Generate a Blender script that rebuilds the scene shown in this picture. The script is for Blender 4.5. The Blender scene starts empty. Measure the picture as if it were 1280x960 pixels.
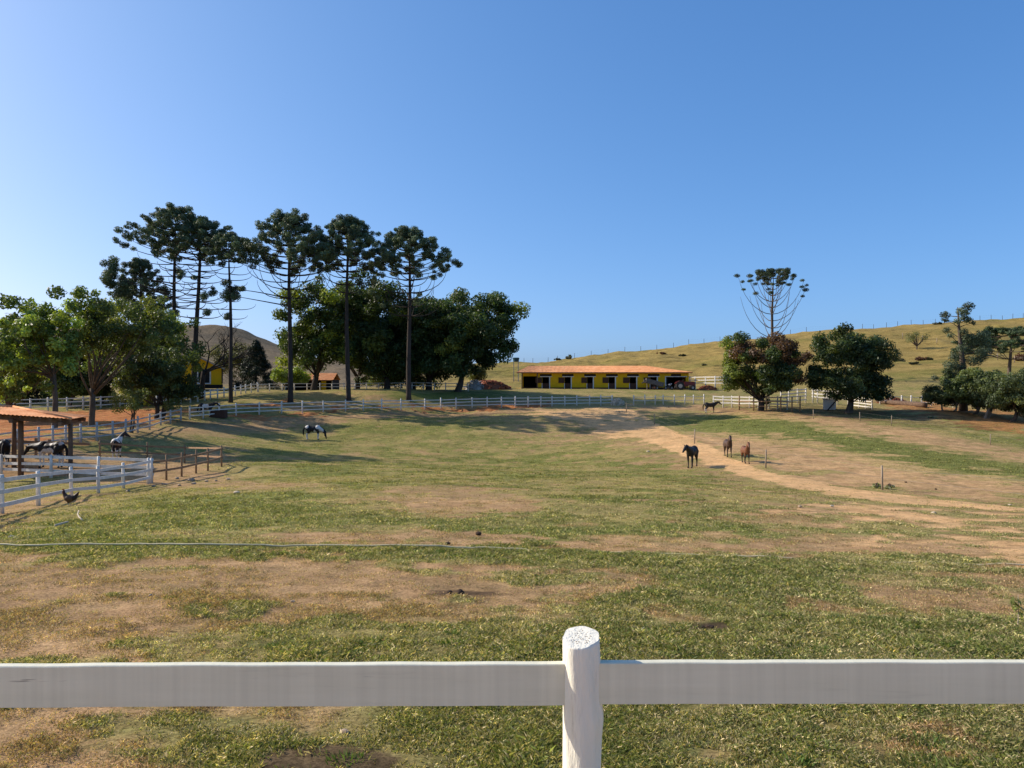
import bpy, bmesh, math, random
import numpy as np
from mathutils import Vector, Matrix

random.seed(7)
RNG = np.random.default_rng(11)
scene = bpy.context.scene
COL = scene.collection
F = 967.0            # focal length in pixels of the 1280 wide photo
EYE = 2.2            # eye height over the ground at the fence

# ------------------------------------------------------------------ helpers
def vnoise(x, y, seed=0):
    xi = np.floor(x).astype(np.int64); yi = np.floor(y).astype(np.int64)
    fx = x - xi; fy = y - yi
    fx = fx*fx*(3-2*fx); fy = fy*fy*(3-2*fy)
    def h(a, b):
        n = (a*374761393 + b*668265263 + seed*974711) & 0x7fffffff
        n = ((n ^ (n >> 13))*1274126177) & 0x7fffffff
        n = n ^ (n >> 16)
        return (n & 0xffff)/65535.0
    return (h(xi, yi)*(1-fx)+h(xi+1, yi)*fx)*(1-fy) + (h(xi, yi+1)*(1-fx)+h(xi+1, yi+1)*fx)*fy

def fbm(x, y, seed=0, oct=4):
    s = 0; a = .5; t = 0
    for i in range(oct):
        s = s + a*vnoise(x*2**i+13.7*i, y*2**i+7.1*i, seed+i); t += a; a *= .5
    return s/t

def sstep(a, b, x):
    t = np.clip((x-a)/(b-a), 0, 1); return t*t*(3-2*t)

def tag(o, label=None, cat=None, group=None, kind=None):
    if label: o['label'] = label
    if cat: o['category'] = cat
    if group: o['group'] = group
    if kind: o['kind'] = kind
    return o

def link(o, parent=None):
    COL.objects.link(o)
    if parent is not None: o.parent = parent
    return o

def empty(name, loc=(0, 0, 0), rz=0.0, label=None, cat=None, group=None):
    o = bpy.data.objects.new(name, None)
    o.location = loc; o.rotation_euler = (0, 0, rz); o.empty_display_size = .3
    link(o); tag(o, label, cat, group)
    return o

class MB:
    """collects shapes, then links them as one mesh object"""
    def __init__(s): s.v = []; s.f = []; s.c = []
    def add(s, vs, fs, col=None):
        n = len(s.v); s.v += [tuple(p) for p in vs]; s.f += [tuple(i+n for i in f) for f in fs]
        s.c += [col or (1, 1, 1)]*len(vs)
    def box(s, c, size, rz=0, M=None):
        hx, hy, hz = size[0]/2, size[1]/2, size[2]/2
        R = M if M is not None else Matrix.Rotation(rz, 3, 'Z')
        vs = [Vector(c)+R @ Vector((a*hx, b*hy, d*hz)) for a in (-1, 1) for b in (-1, 1) for d in (-1, 1)]
        s.add(vs, [(0, 1, 3, 2), (4, 6, 7, 5), (0, 4, 5, 1), (2, 3, 7, 6), (0, 2, 6, 4), (1, 5, 7, 3)])
        return s
    def beam(s, p0, p1, w, h):
        p0 = Vector(p0); p1 = Vector(p1); d = (p1-p0); L = d.length; d.normalize()
        side = d.cross(Vector((0, 0, 1)))
        if side.length < 1e-4: side = Vector((1, 0, 0))
        side.normalize(); up = side.cross(d)
        M = Matrix((d, side, up)).transposed()
        return s.box((p0+p1)/2, (L, w, h), M=M)
    def tube(s, pts, rad, n=8, cap=True, col=None):
        pts = [Vector(p) for p in pts]
        if not hasattr(rad, '__len__'): rad = [rad]*len(pts)
        vs = []; fs = []; prev = None
        for i, p in enumerate(pts):
            d = (pts[min(i+1, len(pts)-1)]-pts[max(i-1, 0)])
            if d.length < 1e-7: d = Vector((0, 0, 1))
            d.normalize()
            if prev is None:
                a = d.cross(Vector((0, 1, 0)) if abs(d.y) < .9 else Vector((1, 0, 0)))
            else:
                a = prev - d*prev.dot(d)
            a.normalize(); prev = a; b = d.cross(a)
            for k in range(n):
                t = 2*math.pi*k/n
                vs.append(p+(a*math.cos(t)+b*math.sin(t))*rad[i])
        for i in range(len(pts)-1):
            for k in range(n):
                fs.append((i*n+k, i*n+(k+1) % n, (i+1)*n+(k+1) % n, (i+1)*n+k))
        if cap:
            fs.append(tuple(reversed(range(n)))); fs.append(tuple((len(pts)-1)*n+k for k in range(n)))
        s.add(vs, fs, col); return s
    def board(s, pts, w, h):
        """continuous board swept along a polyline, w thick, h tall"""
        pts = [Vector(p) for p in pts]; vs = []; fs = []
        for i, p in enumerate(pts):
            d = pts[min(i+1, len(pts)-1)]-pts[max(i-1, 0)]; d.z = 0
            d.normalize(); sd = Vector((d.y, -d.x, 0))*(w/2)
            vs += [p+sd-Vector((0, 0, h/2)), p-sd-Vector((0, 0, h/2)), p-sd+Vector((0, 0, h/2)), p+sd+Vector((0, 0, h/2))]
        for i in range(len(pts)-1):
            for k in range(4):
                fs.append((i*4+k, i*4+(k+1) % 4, (i+1)*4+(k+1) % 4, (i+1)*4+k))
        fs.append((3, 2, 1, 0)); n = (len(pts)-1)*4; fs.append((n, n+1, n+2, n+3))
        s.add(vs, fs); return s
    def disc_wheel(s, c, r, w, axis=(0, 1, 0), n=20, r_in=0):
        c = Vector(c); ax = Vector(axis).normalized()
        a = ax.cross(Vector((0, 0, 1))); a.normalize(); b = ax.cross(a)
        prof = [(r_in, -w*.5), (r*.93, -w*.5), (r, -w*.25), (r, w*.25), (r*.93, w*.5), (r_in, w*.5)]
        vs = []; fs = []
        for k in range(n):
            t = 2*math.pi*k/n; u = a*math.cos(t)+b*math.sin(t)
            for (rr, o) in prof: vs.append(c+u*max(rr, .001)+ax*o)
        m = len(prof)
        for k in range(n):
            for j in range(m):
                fs.append((k*m+j, ((k+1) % n)*m+j, ((k+1) % n)*m+(j+1) % m, k*m+(j+1) % m))
        s.add(vs, fs); return s
    def build(s, name, mat, parent=None, smooth=False, color=False, loc=None):
        me = bpy.data.meshes.new(name)
        me.from_pydata(s.v, [], s.f)
        if color:
            at = me.color_attributes.new('tint', 'FLOAT_COLOR', 'POINT')
            arr = np.ones((len(s.v), 4), np.float32); arr[:, :3] = np.array(s.c)
            at.data.foreach_set('color', arr.ravel())
        bm = bmesh.new(); bm.from_mesh(me)
        bmesh.ops.recalc_face_normals(bm, faces=bm.faces); bm.to_mesh(me); bm.free()
        if smooth: me.polygons.foreach_set('use_smooth', [True]*len(me.polygons))
        me.materials.append(mat)
        o = bpy.data.objects.new(name, me); link(o, parent)
        if loc is not None: o.location = loc
        return o

def np_mesh(name, verts, nper, mat, tint=None, parent=None):
    """faces = consecutive runs of nper vertices"""
    verts = np.asarray(verts, np.float32).reshape(-1, 3); nv = len(verts); nf = nv//nper
    me = bpy.data.meshes.new(name)
    me.vertices.add(nv); me.vertices.foreach_set('co', verts.ravel())
    me.loops.add(nv); me.loops.foreach_set('vertex_index', np.arange(nv, dtype=np.int32))
    me.polygons.add(nf)
    me.polygons.foreach_set('loop_start', np.arange(0, nv, nper, dtype=np.int32))
    me.polygons.foreach_set('loop_total', np.full(nf, nper, np.int32))
    me.update(calc_edges=True)
    if tint is not None:
        at = me.color_attributes.new('tint', 'FLOAT_COLOR', 'POINT')
        a = np.ones((nv, 4), np.float32); a[:, :3] = np.repeat(np.asarray(tint, np.float32), nper, axis=0)
        at.data.foreach_set('color', a.ravel())
    me.materials.append(mat)
    o = bpy.data.objects.new(name, me); link(o, parent)
    return o

# ------------------------------------------------------------------ materials
def mat_base(name, rough=.85, spec=.2):
    m = bpy.data.materials.new(name); m.use_nodes = True
    nt = m.node_tree; b = nt.nodes['Principled BSDF']
    b.inputs['Roughness'].default_value = rough
    b.inputs['Specular IOR Level'].default_value = spec
    return m, nt, b

def N(nt, typ, **kw):
    n = nt.nodes.new(typ)
    for k, v in kw.items():
        if k in n.inputs.keys(): n.inputs[k].default_value = v
        else: setattr(n, k, v)
    return n

def mixc(nt, fac, a, b, blend='MIX'):
    n = nt.nodes.new('ShaderNodeMix'); n.data_type = 'RGBA'; n.blend_type = blend
    for s, v in ((0, fac), (6, a), (7, b)):
        if hasattr(v, 'links') or isinstance(v, bpy.types.NodeSocket): nt.links.new(v, n.inputs[s])
        else: n.inputs[s].default_value = v if not isinstance(v, tuple) or len(v) != 3 else (*v, 1)
    return n.outputs[2]

def ramp(nt, src, stops):
    r = nt.nodes.new('ShaderNodeValToRGB'); e = r.color_ramp.elements
    while len(e) < len(stops): e.new(.5)
    for i, (p, c) in enumerate(stops):
        e[i].position = p; e[i].color = (*c, 1) if len(c) == 3 else c
    nt.links.new(src, r.inputs[0]); return r.outputs[0]

def noise(nt, scale, detail=4, rough=.6, coord='Object', stretch=None):
    tc = nt.nodes.new('ShaderNodeTexCoord'); src = tc.outputs[coord]
    if stretch:
        mp = nt.nodes.new('ShaderNodeMapping'); mp.inputs['Scale'].default_value = stretch
        nt.links.new(src, mp.inputs[0]); src = mp.outputs[0]
    n = nt.nodes.new('ShaderNodeTexNoise')
    n.inputs['Scale'].default_value = scale; n.inputs['Detail'].default_value = detail; n.inputs['Roughness'].default_value = rough
    nt.links.new(src, n.inputs['Vector']); return n.outputs[0]

def bump(nt, b, h, strength=.3, dist=.02):
    n = nt.nodes.new('ShaderNodeBump'); n.inputs['Strength'].default_value = strength; n.inputs['Distance'].default_value = dist
    nt.links.new(h, n.inputs['Height']); nt.links.new(n.outputs[0], b.inputs['Normal'])

def simple(name, col, col2=None, scale=6, rough=.85, bmp=.3, bd=.01, stretch=None, spec=.2, metallic=0):
    m, nt, b = mat_base(name, rough, spec)
    b.inputs['Metallic'].default_value = metallic
    c2 = col2 or tuple(c*.7 for c in col)
    n1 = noise(nt, scale, 5, .65, stretch=stretch)
    c = ramp(nt, n1, [(.3, c2), (.7, col)])
    nt.links.new(c, b.inputs['Base Color'])
    if bmp: bump(nt, b, noise(nt, scale*5, 4, .6, stretch=stretch), bmp, bd)
    return m

def leaf_mat(name, trans=.35, rough=.5, spec=.3):
    m = bpy.data.materials.new(name); m.use_nodes = True; nt = m.node_tree
    b = nt.nodes['Principled BSDF']; out = nt.nodes['Material Output']
    at = N(nt, 'ShaderNodeAttribute', attribute_name='tint')
    nt.links.new(at.outputs['Color'], b.inputs['Base Color'])
    b.inputs['Roughness'].default_value = rough; b.inputs['Specular IOR Level'].default_value = spec
    tr = nt.nodes.new('ShaderNodeBsdfTranslucent')
    c = mixc(nt, 1.0, at.outputs['Color'], (1.5, 1.45, .55), 'MULTIPLY')
    nt.links.new(c, tr.inputs['Color'])
    mx = nt.nodes.new('ShaderNodeMixShader'); mx.inputs[0].default_value = trans
    nt.links.new(b.outputs[0], mx.inputs[1]); nt.links.new(tr.outputs[0], mx.inputs[2]); nt.links.new(mx.outputs[0], out.inputs[0])
    return m

M = {}
M['leaf'] = leaf_mat('leaf_foliage')
M['needle'] = leaf_mat('needle_foliage', .12, .55, .25)
M['blade'] = leaf_mat('grass_blade', .3, .6, .2)
M['bark'] = simple('bark_grey_brown', (.15, .115, .085), (.06, .045, .034), 3, .95, .8, .05, (1, 1, .25))
M['bark_dark'] = simple('bark_dark', (.075, .058, .045), (.03, .024, .02), 3, .95, .8, .05, (1, 1, .25))
M['bark_pale'] = simple('bark_pale', (.30, .25, .19), (.14, .11, .085), 3, .95, .6, .03, (1, 1, .25))
M['white_fence'] = simple('white_fence_paint', (.78, .74, .67), (.56, .52, .45), 3, .7, .3, .01, (1, 1, 1))
M['grey_fence'] = simple('weathered_white_paint', (.52, .50, .47), (.34, .32, .29), 3, .8, .3, .01)
M['brown_fence'] = simple('brown_rail_wood', (.34, .22, .125), (.20, .12, .065), 4, .9, .4, .01)
M['tan_post'] = simple('tan_post_wood', (.40, .31, .21), (.24, .18, .12), 6, .9, .4, .01)
M['yellow'] = simple('yellow_wall_paint', (.88, .50, .012), (.74, .41, .012), 1.2, .85, .15, .01)
M['white'] = simple('white_wall_paint', (.74, .73, .70), (.6, .58, .54), 2, .8, .15, .01)
M['door'] = simple('brown_door_wood', (.11, .052, .03), (.06, .03, .018), 4, .8, .3, .01, (4, 4, 1))
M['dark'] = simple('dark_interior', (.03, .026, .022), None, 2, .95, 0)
M['plinth'] = simple('dark_red_plinth', (.10, .05, .035), None, 2, .9, .2)
M['beam'] = simple('dark_beam_wood', (.20, .12, .075), (.10, .058, .036), 3, .9, .4, .01, (1, 1, .3))
M['log'] = simple('log_bark', (.20, .13, .085), (.09, .058, .04), 4, .95, .8, .05)
M['stone'] = simple('pale_stone', (.46, .36, .26), (.26, .19, .12), 9, .9, .6, .02)
M['boulder'] = simple('straw_pale_boulder', (.62, .53, .40), (.42, .33, .22), 4, .9, .6, .03)
M['clod'] = simple('dark_clod', (.075, .048, .032), (.04, .026, .018), 14, .98, .8, .02)
M['stick'] = simple('pale_stick', (.58, .50, .38), (.4, .32, .22), 9, .8, .3, .005)
M['hose'] = simple('pale_hose', (.70, .60, .38), (.50, .41, .23), 3, .6, .1, .003)
M['tractor_red'] = simple('tractor_paint', (.22, .022, .02), (.13, .018, .015), 3, .45, .05, .004, spec=.5)
M['rubber'] = simple('rubber', (.028, .026, .025), (.06, .05, .042), 5, .9, .3, .01)
M['rim'] = simple('pale_rim', (.55, .48, .42), (.4, .32, .26), 6, .6, .1, .004)
M['steel'] = simple('grey_steel', (.16, .145, .135), (.10, .08, .07), 3, .6, .1, .005)
M['brickred'] = simple('brick_red', (.36, .13, .07), (.2, .07, .04), 8, .95, .5, .02)
M['concrete'] = simple('concrete', (.42, .39, .35), (.3, .27, .23), 2, .9, .3, .01)
M['tank'] = simple('teal_tank', (.03, .075, .09), (.02, .05, .06), 2, .5, .1, .005)
M['wire'] = simple('wire', (.25, .23, .2), None, 3, .6, 0)
M['comb'] = simple('red_comb', (.35, .03, .02), None, 9, .7, .1)
M['hoof'] = simple('hoof', (.03, .025, .02), None, 9, .7, .1)
M['hair_black'] = simple('black_hair', (.012, .010, .009), (.006, .005, .005), 20, .7, .4, .01, (1, 1, .2))
M['hair_brown'] = simple('dark_brown_hair', (.03, .018, .012), (.015, .01, .008), 20, .7, .4, .01, (1, 1, .2))

def coat_mat():
    m, nt, b = mat_base('horse_coat', .55, .3)
    at = N(nt, 'ShaderNodeAttribute', attribute_name='tint')
    n1 = noise(nt, 9, 4)
    c = mixc(nt, 1.0, at.outputs['Color'], ramp(nt, n1, [(.3, (.75, .75, .75)), (.7, (1.1, 1.1, 1.1))]), 'MULTIPLY')
    nt.links.new(c, b.inputs['Base Color']); bump(nt, b, noise(nt, 40, 2), .15, .01)
    return m
M['coat'] = coat_mat()

def tile_mat():
    m, nt, b = mat_base('clay_tile', .9, .15)
    n1 = noise(nt, 1.1, 5, .7); n2 = noise(nt, 9, 2, .5)
    c = ramp(nt, n1, [(.25, (.50, .20, .085)), (.5, (.70, .32, .14)), (.75, (.80, .44, .23))])
    c = mixc(nt, .5, c, ramp(nt, n2, [(.3, (.7, .66, .62)), (.7, (1.12, 1.1, 1.05))]), 'MULTIPLY')
    nt.links.new(c, b.inputs['Base Color']); bump(nt, b, n2, .3, .02)
    return m
M['tile'] = tile_mat()

def post_mat():
    m, nt, b = mat_base('white_painted_log', .6, .3)
    g = noise(nt, 11, 6, .7, stretch=(1, 1, .12)); k = noise(nt, 3.2, 3, .6, stretch=(1, 1, .5)); s = noise(nt, 60, 3, .6, stretch=(1, 1, .2))
    c = ramp(nt, g, [(.27, (.52, .44, .33)), (.40, (.80, .76, .62)), (.75, (.87, .835, .70))])
    c = mixc(nt, ramp(nt, k, [(.62, (0, 0, 0)), (.78, (.5, .5, .5))]), c, (.56, .47, .35))
    nt.links.new(c, b.inputs['Base Color'])
    h = mixc(nt, .4, g, s); bump(nt, b, h, .9, .016)
    return m
M['post'] = post_mat()

def rail_mat():
    m, nt, b = mat_base('white_painted_board', .65, .3)
    g = noise(nt, 7, 6, .7, stretch=(.10, 1, 1.6)); v = noise(nt, 26, 3, .6, stretch=(1, .2, .02)); k = noise(nt, 5, 5, .75, stretch=(.22, 1, 3))
    c = ramp(nt, g, [(.25, (.52, .495, .37)), (.42, (.69, .665, .50)), (.8, (.76, .735, .57))])
    c = mixc(nt, .45, c, ramp(nt, v, [(.3, (.82, .82, .82)), (.7, (1.06, 1.06, 1.06))]), 'MULTIPLY')
    c = mixc(nt, ramp(nt, k, [(.30, (.8, .8, .8)), (.36, (0, 0, 0))]), c, (.16, .125, .095))
    nt.links.new(c, b.inputs['Base Color'])
    bump(nt, b, mixc(nt, .5, g, v), .35, .006)
    return m
M['rail'] = rail_mat()

# ------------------------------------------------------------------ terrain
CTRL = []   # (x, y, z)
def cp(px, py, d): CTRL.append(((px-640)/F*d, d, EYE-(py-480)/F*d))
def cw(x, y, z): CTRL.append((x, y, z))
for x in (-14, -5, 5, 14):
    cw(x, 2, .02); cw(x, -6, .05)
for x in (-40, 0, 40): cw(x, -40, .1)
cw(-25, 6, -.2); cw(25, 6, -.45)
for px in (0, 320, 640, 960, 1280): cp(px, 960, 4.5)
for px, py in ((0, 683), (320, 684), (640, 688), (960, 696), (1280, 706)): cp(px, py, 13.8)
for px, py in ((300, 610), (640, 612), (900, 614)): cp(px, py, 30)
for a in ((2, 641, 25), (185, 604, 40), (277, 583, 46), (300, 590, 44), (64, 597, 42), (640, 592, 45), (865, 584, 54), (640, 581, 60), (500, 575, 62),
          (392, 549, 77), (640, 558, 74), (560, 540, 83), (700, 540, 83), (640, 522, 92), (480, 527, 89), (330, 533, 84),
          (1280, 635, 33), (1103, 613, 40), (957, 586, 51), (910, 571, 58), (868, 555, 66), (818, 530, 88), (783, 513, 101),
          (1280, 592, 50), (1238, 556, 69), (1114, 530, 85), (1000, 535, 78), (1280, 565, 66),
          (888, 516, 100), (952, 513, 97), (1063, 516, 95), (1185, 514, 95), (1267, 527, 88), (1130, 507, 106), (1130, 503, 112), (1280, 520, 95),
          (295, 519.5, 87), (432, 514, 96), (531, 512, 103), (690, 508, 108), (765, 506.5, 110), (880, 505, 109),
          (147, 574, 55), (40, 560, 50), (141, 548, 59), (213, 529, 75), (257, 521, 84), (88, 590, 43.5), (0, 592, 45), (-120, 590, 45), (-120, 545, 62),
          (0, 538, 64), (100, 513, 95), (-100, 514, 95), (205, 506, 100), (322, 490, 113),
          (290, 503, 97), (365, 503, 98), (437, 501, 100), (511, 498, 104), (560, 491, 114), (690, 494, 120), (400, 489.5, 125), (480, 489, 127),
          (760, 493, 122), (880, 492, 124), (640, 485.5, 140), (760, 486, 140), (866, 487, 140), (866, 486, 152), (640, 484.5, 152), (760, 485, 154),
          (580, 486, 135), (260, 487.5, 125), (100, 492, 130), (-100, 495, 130), (950, 494, 125), (1010, 500, 112), (1200, 489, 130), (1100, 495, 122),
          # right hill
          (1290, 455, 165), (1150, 463, 160), (967, 473, 160), (860, 474, 175), (760, 475, 178), (680, 475, 180),
          (1290, 425, 210), (1150, 432, 210), (967, 443, 210), (860, 450, 215), (760, 458, 215),
          (1290, 396, 258), (1150, 406, 258), (1060, 411, 256), (967, 420, 254), (860, 431, 252), (760, 443, 250), (680, 452, 250),
          (1600, 385, 260), (1600, 440, 170), (1700, 500, 100), (1700, 620, 45),
          # left hill
          (-150, 418, 330), (100, 410, 330), (250, 406, 330), (300, 412, 330), (340, 430, 330), (390, 447, 330), (430, 456, 325), (520, 459, 320), (600, 458, 290),
          (100, 472, 200), (250, 470, 200), (340, 474, 200), (430, 477, 200), (520, 476, 200), (600, 474, 200), (-150, 475, 200)):
    cp(*a)
for px, py in ((1290, 396), (1060, 411), (860, 431), (680, 452)):
    CTRL.append(((px-640)/F*310, 310, EYE-(py-480)/F*255-5))
for px, py in ((100, 410), (300, 412), (520, 459)):
    CTRL.append(((px-640)/F*400, 400, EYE-(py-480)/F*330-7))
for x in (-700, -200, 200, 700): cw(x, 900, -10)
CT = np.array(CTRL); MQ = 5.0
def _phi(dx, dy): return np.sqrt(dx*dx+dy*dy+MQ*MQ)
def _fit():
    n = len(CT); x, y, z = CT.T
    A = _phi(x[:, None]-x[None], y[:, None]-y[None]) + np.eye(n)*(-.25)
    Pm = np.stack([np.ones(n), x/100, y/100], 1)
    K = np.block([[A, Pm], [Pm.T, np.zeros((3, 3))]])
    return np.linalg.solve(K, np.concatenate([z, np.zeros(3)]))
W = _fit()
def H(x, y):
    x = np.atleast_1d(np.asarray(x, float)); y = np.atleast_1d(np.asarray(y, float))
    out = W[-3]+W[-2]*x/100+W[-1]*y/100
    for i in range(len(CT)): out = out + W[i]*_phi(x-CT[i, 0], y-CT[i, 1])
    return out
def Hs(x, y): return float(H(x, y)[0])

_DM = 2.5*1.012**np.arange(400)
def P(px, py, dmax=400.0, dmin=2.5):
    """point of the ground seen at a photo pixel"""
    D = _DM[(_DM < dmax) & (_DM >= dmin)]
    gap = EYE-(py-480)/F*D - H((px-640)/F*D, D)
    k = np.argmax(gap < 0)
    if gap[k] >= 0: k = int(np.argmin(gap)); d = D[k]
    elif k == 0: d = D[0]
    else:
        a, b = D[k-1], D[k]
        t = gap[k-1]/(gap[k-1]-gap[k]); d = a+(b-a)*t
    return Vector(((px-640)/F*d, d, Hs((px-640)/F*d, d)))
def at(px, d):
    x = (px-640)/F*d
    return Vector((x, d, Hs(x, d)))
def zpix(py, d): return EYE-(py-480)/F*d

def poly_world(pts): return np.array([(lambda v: (v.x, v.y))(P(*p)) for p in pts])
def ell_world(cx, cy, rx, ry, n=18):
    return poly_world([(cx+rx*math.cos(2*math.pi*k/n), cy+ry*math.sin(2*math.pi*k/n)) for k in range(n)])
def sdf(poly, x, y):
    """signed distance, positive inside"""
    d = np.full(x.shape, 1e9); ins = np.zeros(x.shape, bool); n = len(poly)
    for i in range(n):
        ax, ay = poly[i]; bx, by = poly[(i+1) % n]; ex, ey = bx-ax, by-ay
        t = np.clip(((x-ax)*ex+(y-ay)*ey)/(ex*ex+ey*ey+1e-9), 0, 1)
        d = np.minimum(d, np.hypot(x-ax-t*ex, y-ay-t*ey))
        c = ((ay > y) != (by > y)) & (x < (bx-ax)*(y-ay)/(by-ay+1e-12)+ax)
        ins ^= c
    return np.where(ins, d, -d)

PATCH = {'bare': [], 'path': [], 'orange': [], 'dark': [], 'green': [], 'dry': []}
def patch(kind, poly, soft, amt=1.0, nz=1.0): PATCH[kind].append((poly, soft, amt, nz))
# sandy track
patch('path', poly_world([(774, 510), (790, 513), (815, 524), (845, 539), (880, 555), (906, 567), (932, 580), (962, 590), (1002, 599), (1052, 609), (1112, 617), (1200, 626), (1330, 638),
                          (1330, 644), (1200, 636), (1112, 628), (1052, 620), (1000, 611), (955, 602), (920, 592), (885, 580), (850, 567), (815, 555), (785, 543), (765, 530), (758, 516)]), .45, 1.0, .35)
patch('path', poly_world([(690, 511), (775, 510), (785, 530), (820, 556), (770, 549), (735, 540), (700, 528), (660, 517)]), 1.2, .7, .8)
# unseen pale ground added by the fence to bounce warm light onto its rails
PATCH['path'].append((np.array([(-30, -30), (30, -30), (30, 2.3), (-30, 2.3)], float), .6, 1.0, .4))
patch('bare', poly_world([(1000, 617), (1100, 630), (1330, 646), (1330, 712), (1240, 704), (1140, 682), (1060, 660), (980, 632)]), 2.0, 1.0)
patch('bare', poly_world([(640, 509), (800, 509), (860, 545), (930, 585), (960, 606), (900, 600), (830, 580), (770, 560), (690, 540), (650, 528)]), 2.5, .6)
for a in ((560, 627, 120, 20, .75), (470, 671, 170, 10, 1.0), (800, 680, 100, 8, .9), (1140, 687, 220, 12, 1.0), (250, 738, 400, 46, 1.0), (110, 790, 200, 48, .95), (20, 712, 120, 24, .8),
          (560, 728, 90, 17, 1.0), (1190, 742, 140, 30, 1.0), (1060, 757, 70, 9, .7), (780, 722, 60, 12, .6), (95, 905, 275, 36, 1.0), (20, 960, 200, 45, 1.0), (330, 607, 75, 5, .8),
          (340, 886, 60, 8, .8), (1110, 918, 45, 12, .55), (905, 885, 40, 6, .5), (700, 655, 130, 6, .3), (930, 650, 130, 9, .5), (240, 668, 80, 6, .6)):
    patch('bare', ell_world(*a[:4]), max(.28, .16*(a[2]/F)*P(a[0], a[1]).y), a[4])
patch('dark', ell_world(562, 742, 40, 4.5), .2, .8); patch('dark', ell_world(420, 950, 70, 18), .12, 1.4); patch('dark', ell_world(885, 783, 12, 4), .08, .8)
patch('dark', ell_world(560, 726, 70, 8), .4, .35); patch('dark', ell_world(1200, 804, 50, 6), .3, .25); patch('dark', ell_world(90, 700, 90, 10), .4, .25)
# pen yard and left side
patch('bare', poly_world([(-60, 566), (125, 566), (280, 560), (282, 588), (270, 601), (215, 612), (150, 628), (60, 655), (-60, 680)]), .8, .85)
patch('green', poly_world([(-40, 602), (70, 596), (150, 603), (190, 606), (150, 616), (70, 622), (-40, 628)]), .6, .8)
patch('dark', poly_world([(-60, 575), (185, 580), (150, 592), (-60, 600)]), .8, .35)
patch('bare', poly_world([(165, 540), (230, 527), (330, 519), (480, 514.5), (640, 509), (700, 507), (705, 513), (640, 517), (520, 520), (440, 525), (385, 532), (300, 543), (200, 549)]), 1.0, .9)
patch('orange', poly_world([(285, 522), (430, 515.5), (530, 513), (690, 509), (690, 504), (530, 509), (430, 511), (285, 518)]), .7, .8)
patch('orange', poly_world([(-80, 553), (40, 546), (110, 535), (200, 524), (235, 513), (150, 511), (60, 517), (-80, 520)]), 1.5, .95)
patch('bare', poly_world([(-80, 585), (120, 566), (200, 546), (225, 530), (200, 524), (60, 544), (-80, 556)]), 1.5, .7)
patch('orange', poly_world([(300, 506), (352, 501), (352, 505), (310, 510)]), .8, .8)
patch('bare', poly_world([(350, 505), (600, 500), (700, 499), (700, 507), (530, 511), (350, 515)]), 1.0, .6)
patch('green', poly_world([(495, 491), (620, 489), (640, 494), (600, 498), (500, 499)]), 1.0, 1.0)
patch('green', ell_world(130, 560, 30, 4), .5, .8)
# right field: dry with a green band
patch('bare', poly_world([(820, 540), (900, 546), (1000, 560), (1100, 578), (1200, 596), (1330, 612), (1330, 636), (1110, 616), (1000, 598), (930, 580), (880, 556)]), 1.5, .85)
patch('path', poly_world([(880, 508), (1000, 517), (1090, 528), (1200, 548), (1330, 575), (1330, 634), (1110, 614), (1000, 596), (930, 578), (870, 550)]), 1.5, .42)
patch('path', poly_world([(1010, 620), (1100, 632), (1330, 648), (1330, 706), (1200, 692), (1080, 660)]), 1.5, .6)
patch('dry', poly_world([(790, 512), (900, 509), (1000, 516), (1100, 531), (1290, 560), (1330, 575), (1330, 634), (1110, 614), (1000, 596), (940, 580), (880, 553)]), 1.5, .85)
patch('bare', poly_world([(880, 506), (1000, 515), (1090, 526), (1160, 540), (1290, 566), (1330, 590), (1200, 566), (1080, 545), (990, 524), (880, 517)]), 1.5, .7)
patch('bare', poly_world([(880, 552), (960, 556), (1060, 574), (1150, 588), (1330, 608), (1330, 634), (1110, 614), (1000, 596), (930, 577)]), 2.0, .55)
patch('green', poly_world([(815, 524), (890, 520), (960, 522), (1040, 538), (1120, 552), (1210, 568), (1330, 588), (1330, 602), (1200, 590), (1100, 570), (1010, 554), (930, 540), (860, 537)]), 1.8, .95)
patch('green', poly_world([(1195, 540), (1290, 552), (1330, 562), (1330, 570), (1260, 558), (1200, 548)]), 1.0, .6)
patch('orange', poly_world([(1085, 500), (1170, 502), (1240, 512), (1330, 520), (1330, 548), (1220, 538), (1170, 524), (1100, 515)]), 1.5, .55)
patch('dark', poly_world([(880, 512), (1090, 508), (1165, 512), (1180, 522), (1240, 540), (1090, 528), (980, 519)]), 2.0, .5)  # dark brown yard, with the mango trees' shadow painted into the ground
patch('bare', poly_world([(780, 507), (890, 505.5), (890, 511), (790, 514)]), .8, .8)
# lush strip near the fence and by the pen
patch('green', ell_world(1050, 800, 330, 22), .8, .8); patch('green', ell_world(250, 640, 200, 26), 2.0, .75); patch('green', ell_world(330, 808, 120, 14), .5, .75)
patch('green', ell_world(260, 915, 170, 30), .3, .95); patch('green', ell_world(640, 905, 260, 50), .8, .55); patch('green', ell_world(480, 800, 200, 25), .8, .6)
patch('green', ell_world(500, 590, 150, 12), 2.5, .35); patch('green', ell_world(300, 545, 110, 6), 2, .5); patch('green', ell_world(880, 660, 120, 6), 1, .5)
patch('green', ell_world(1010, 716, 130, 8), .7, .7)

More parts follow.
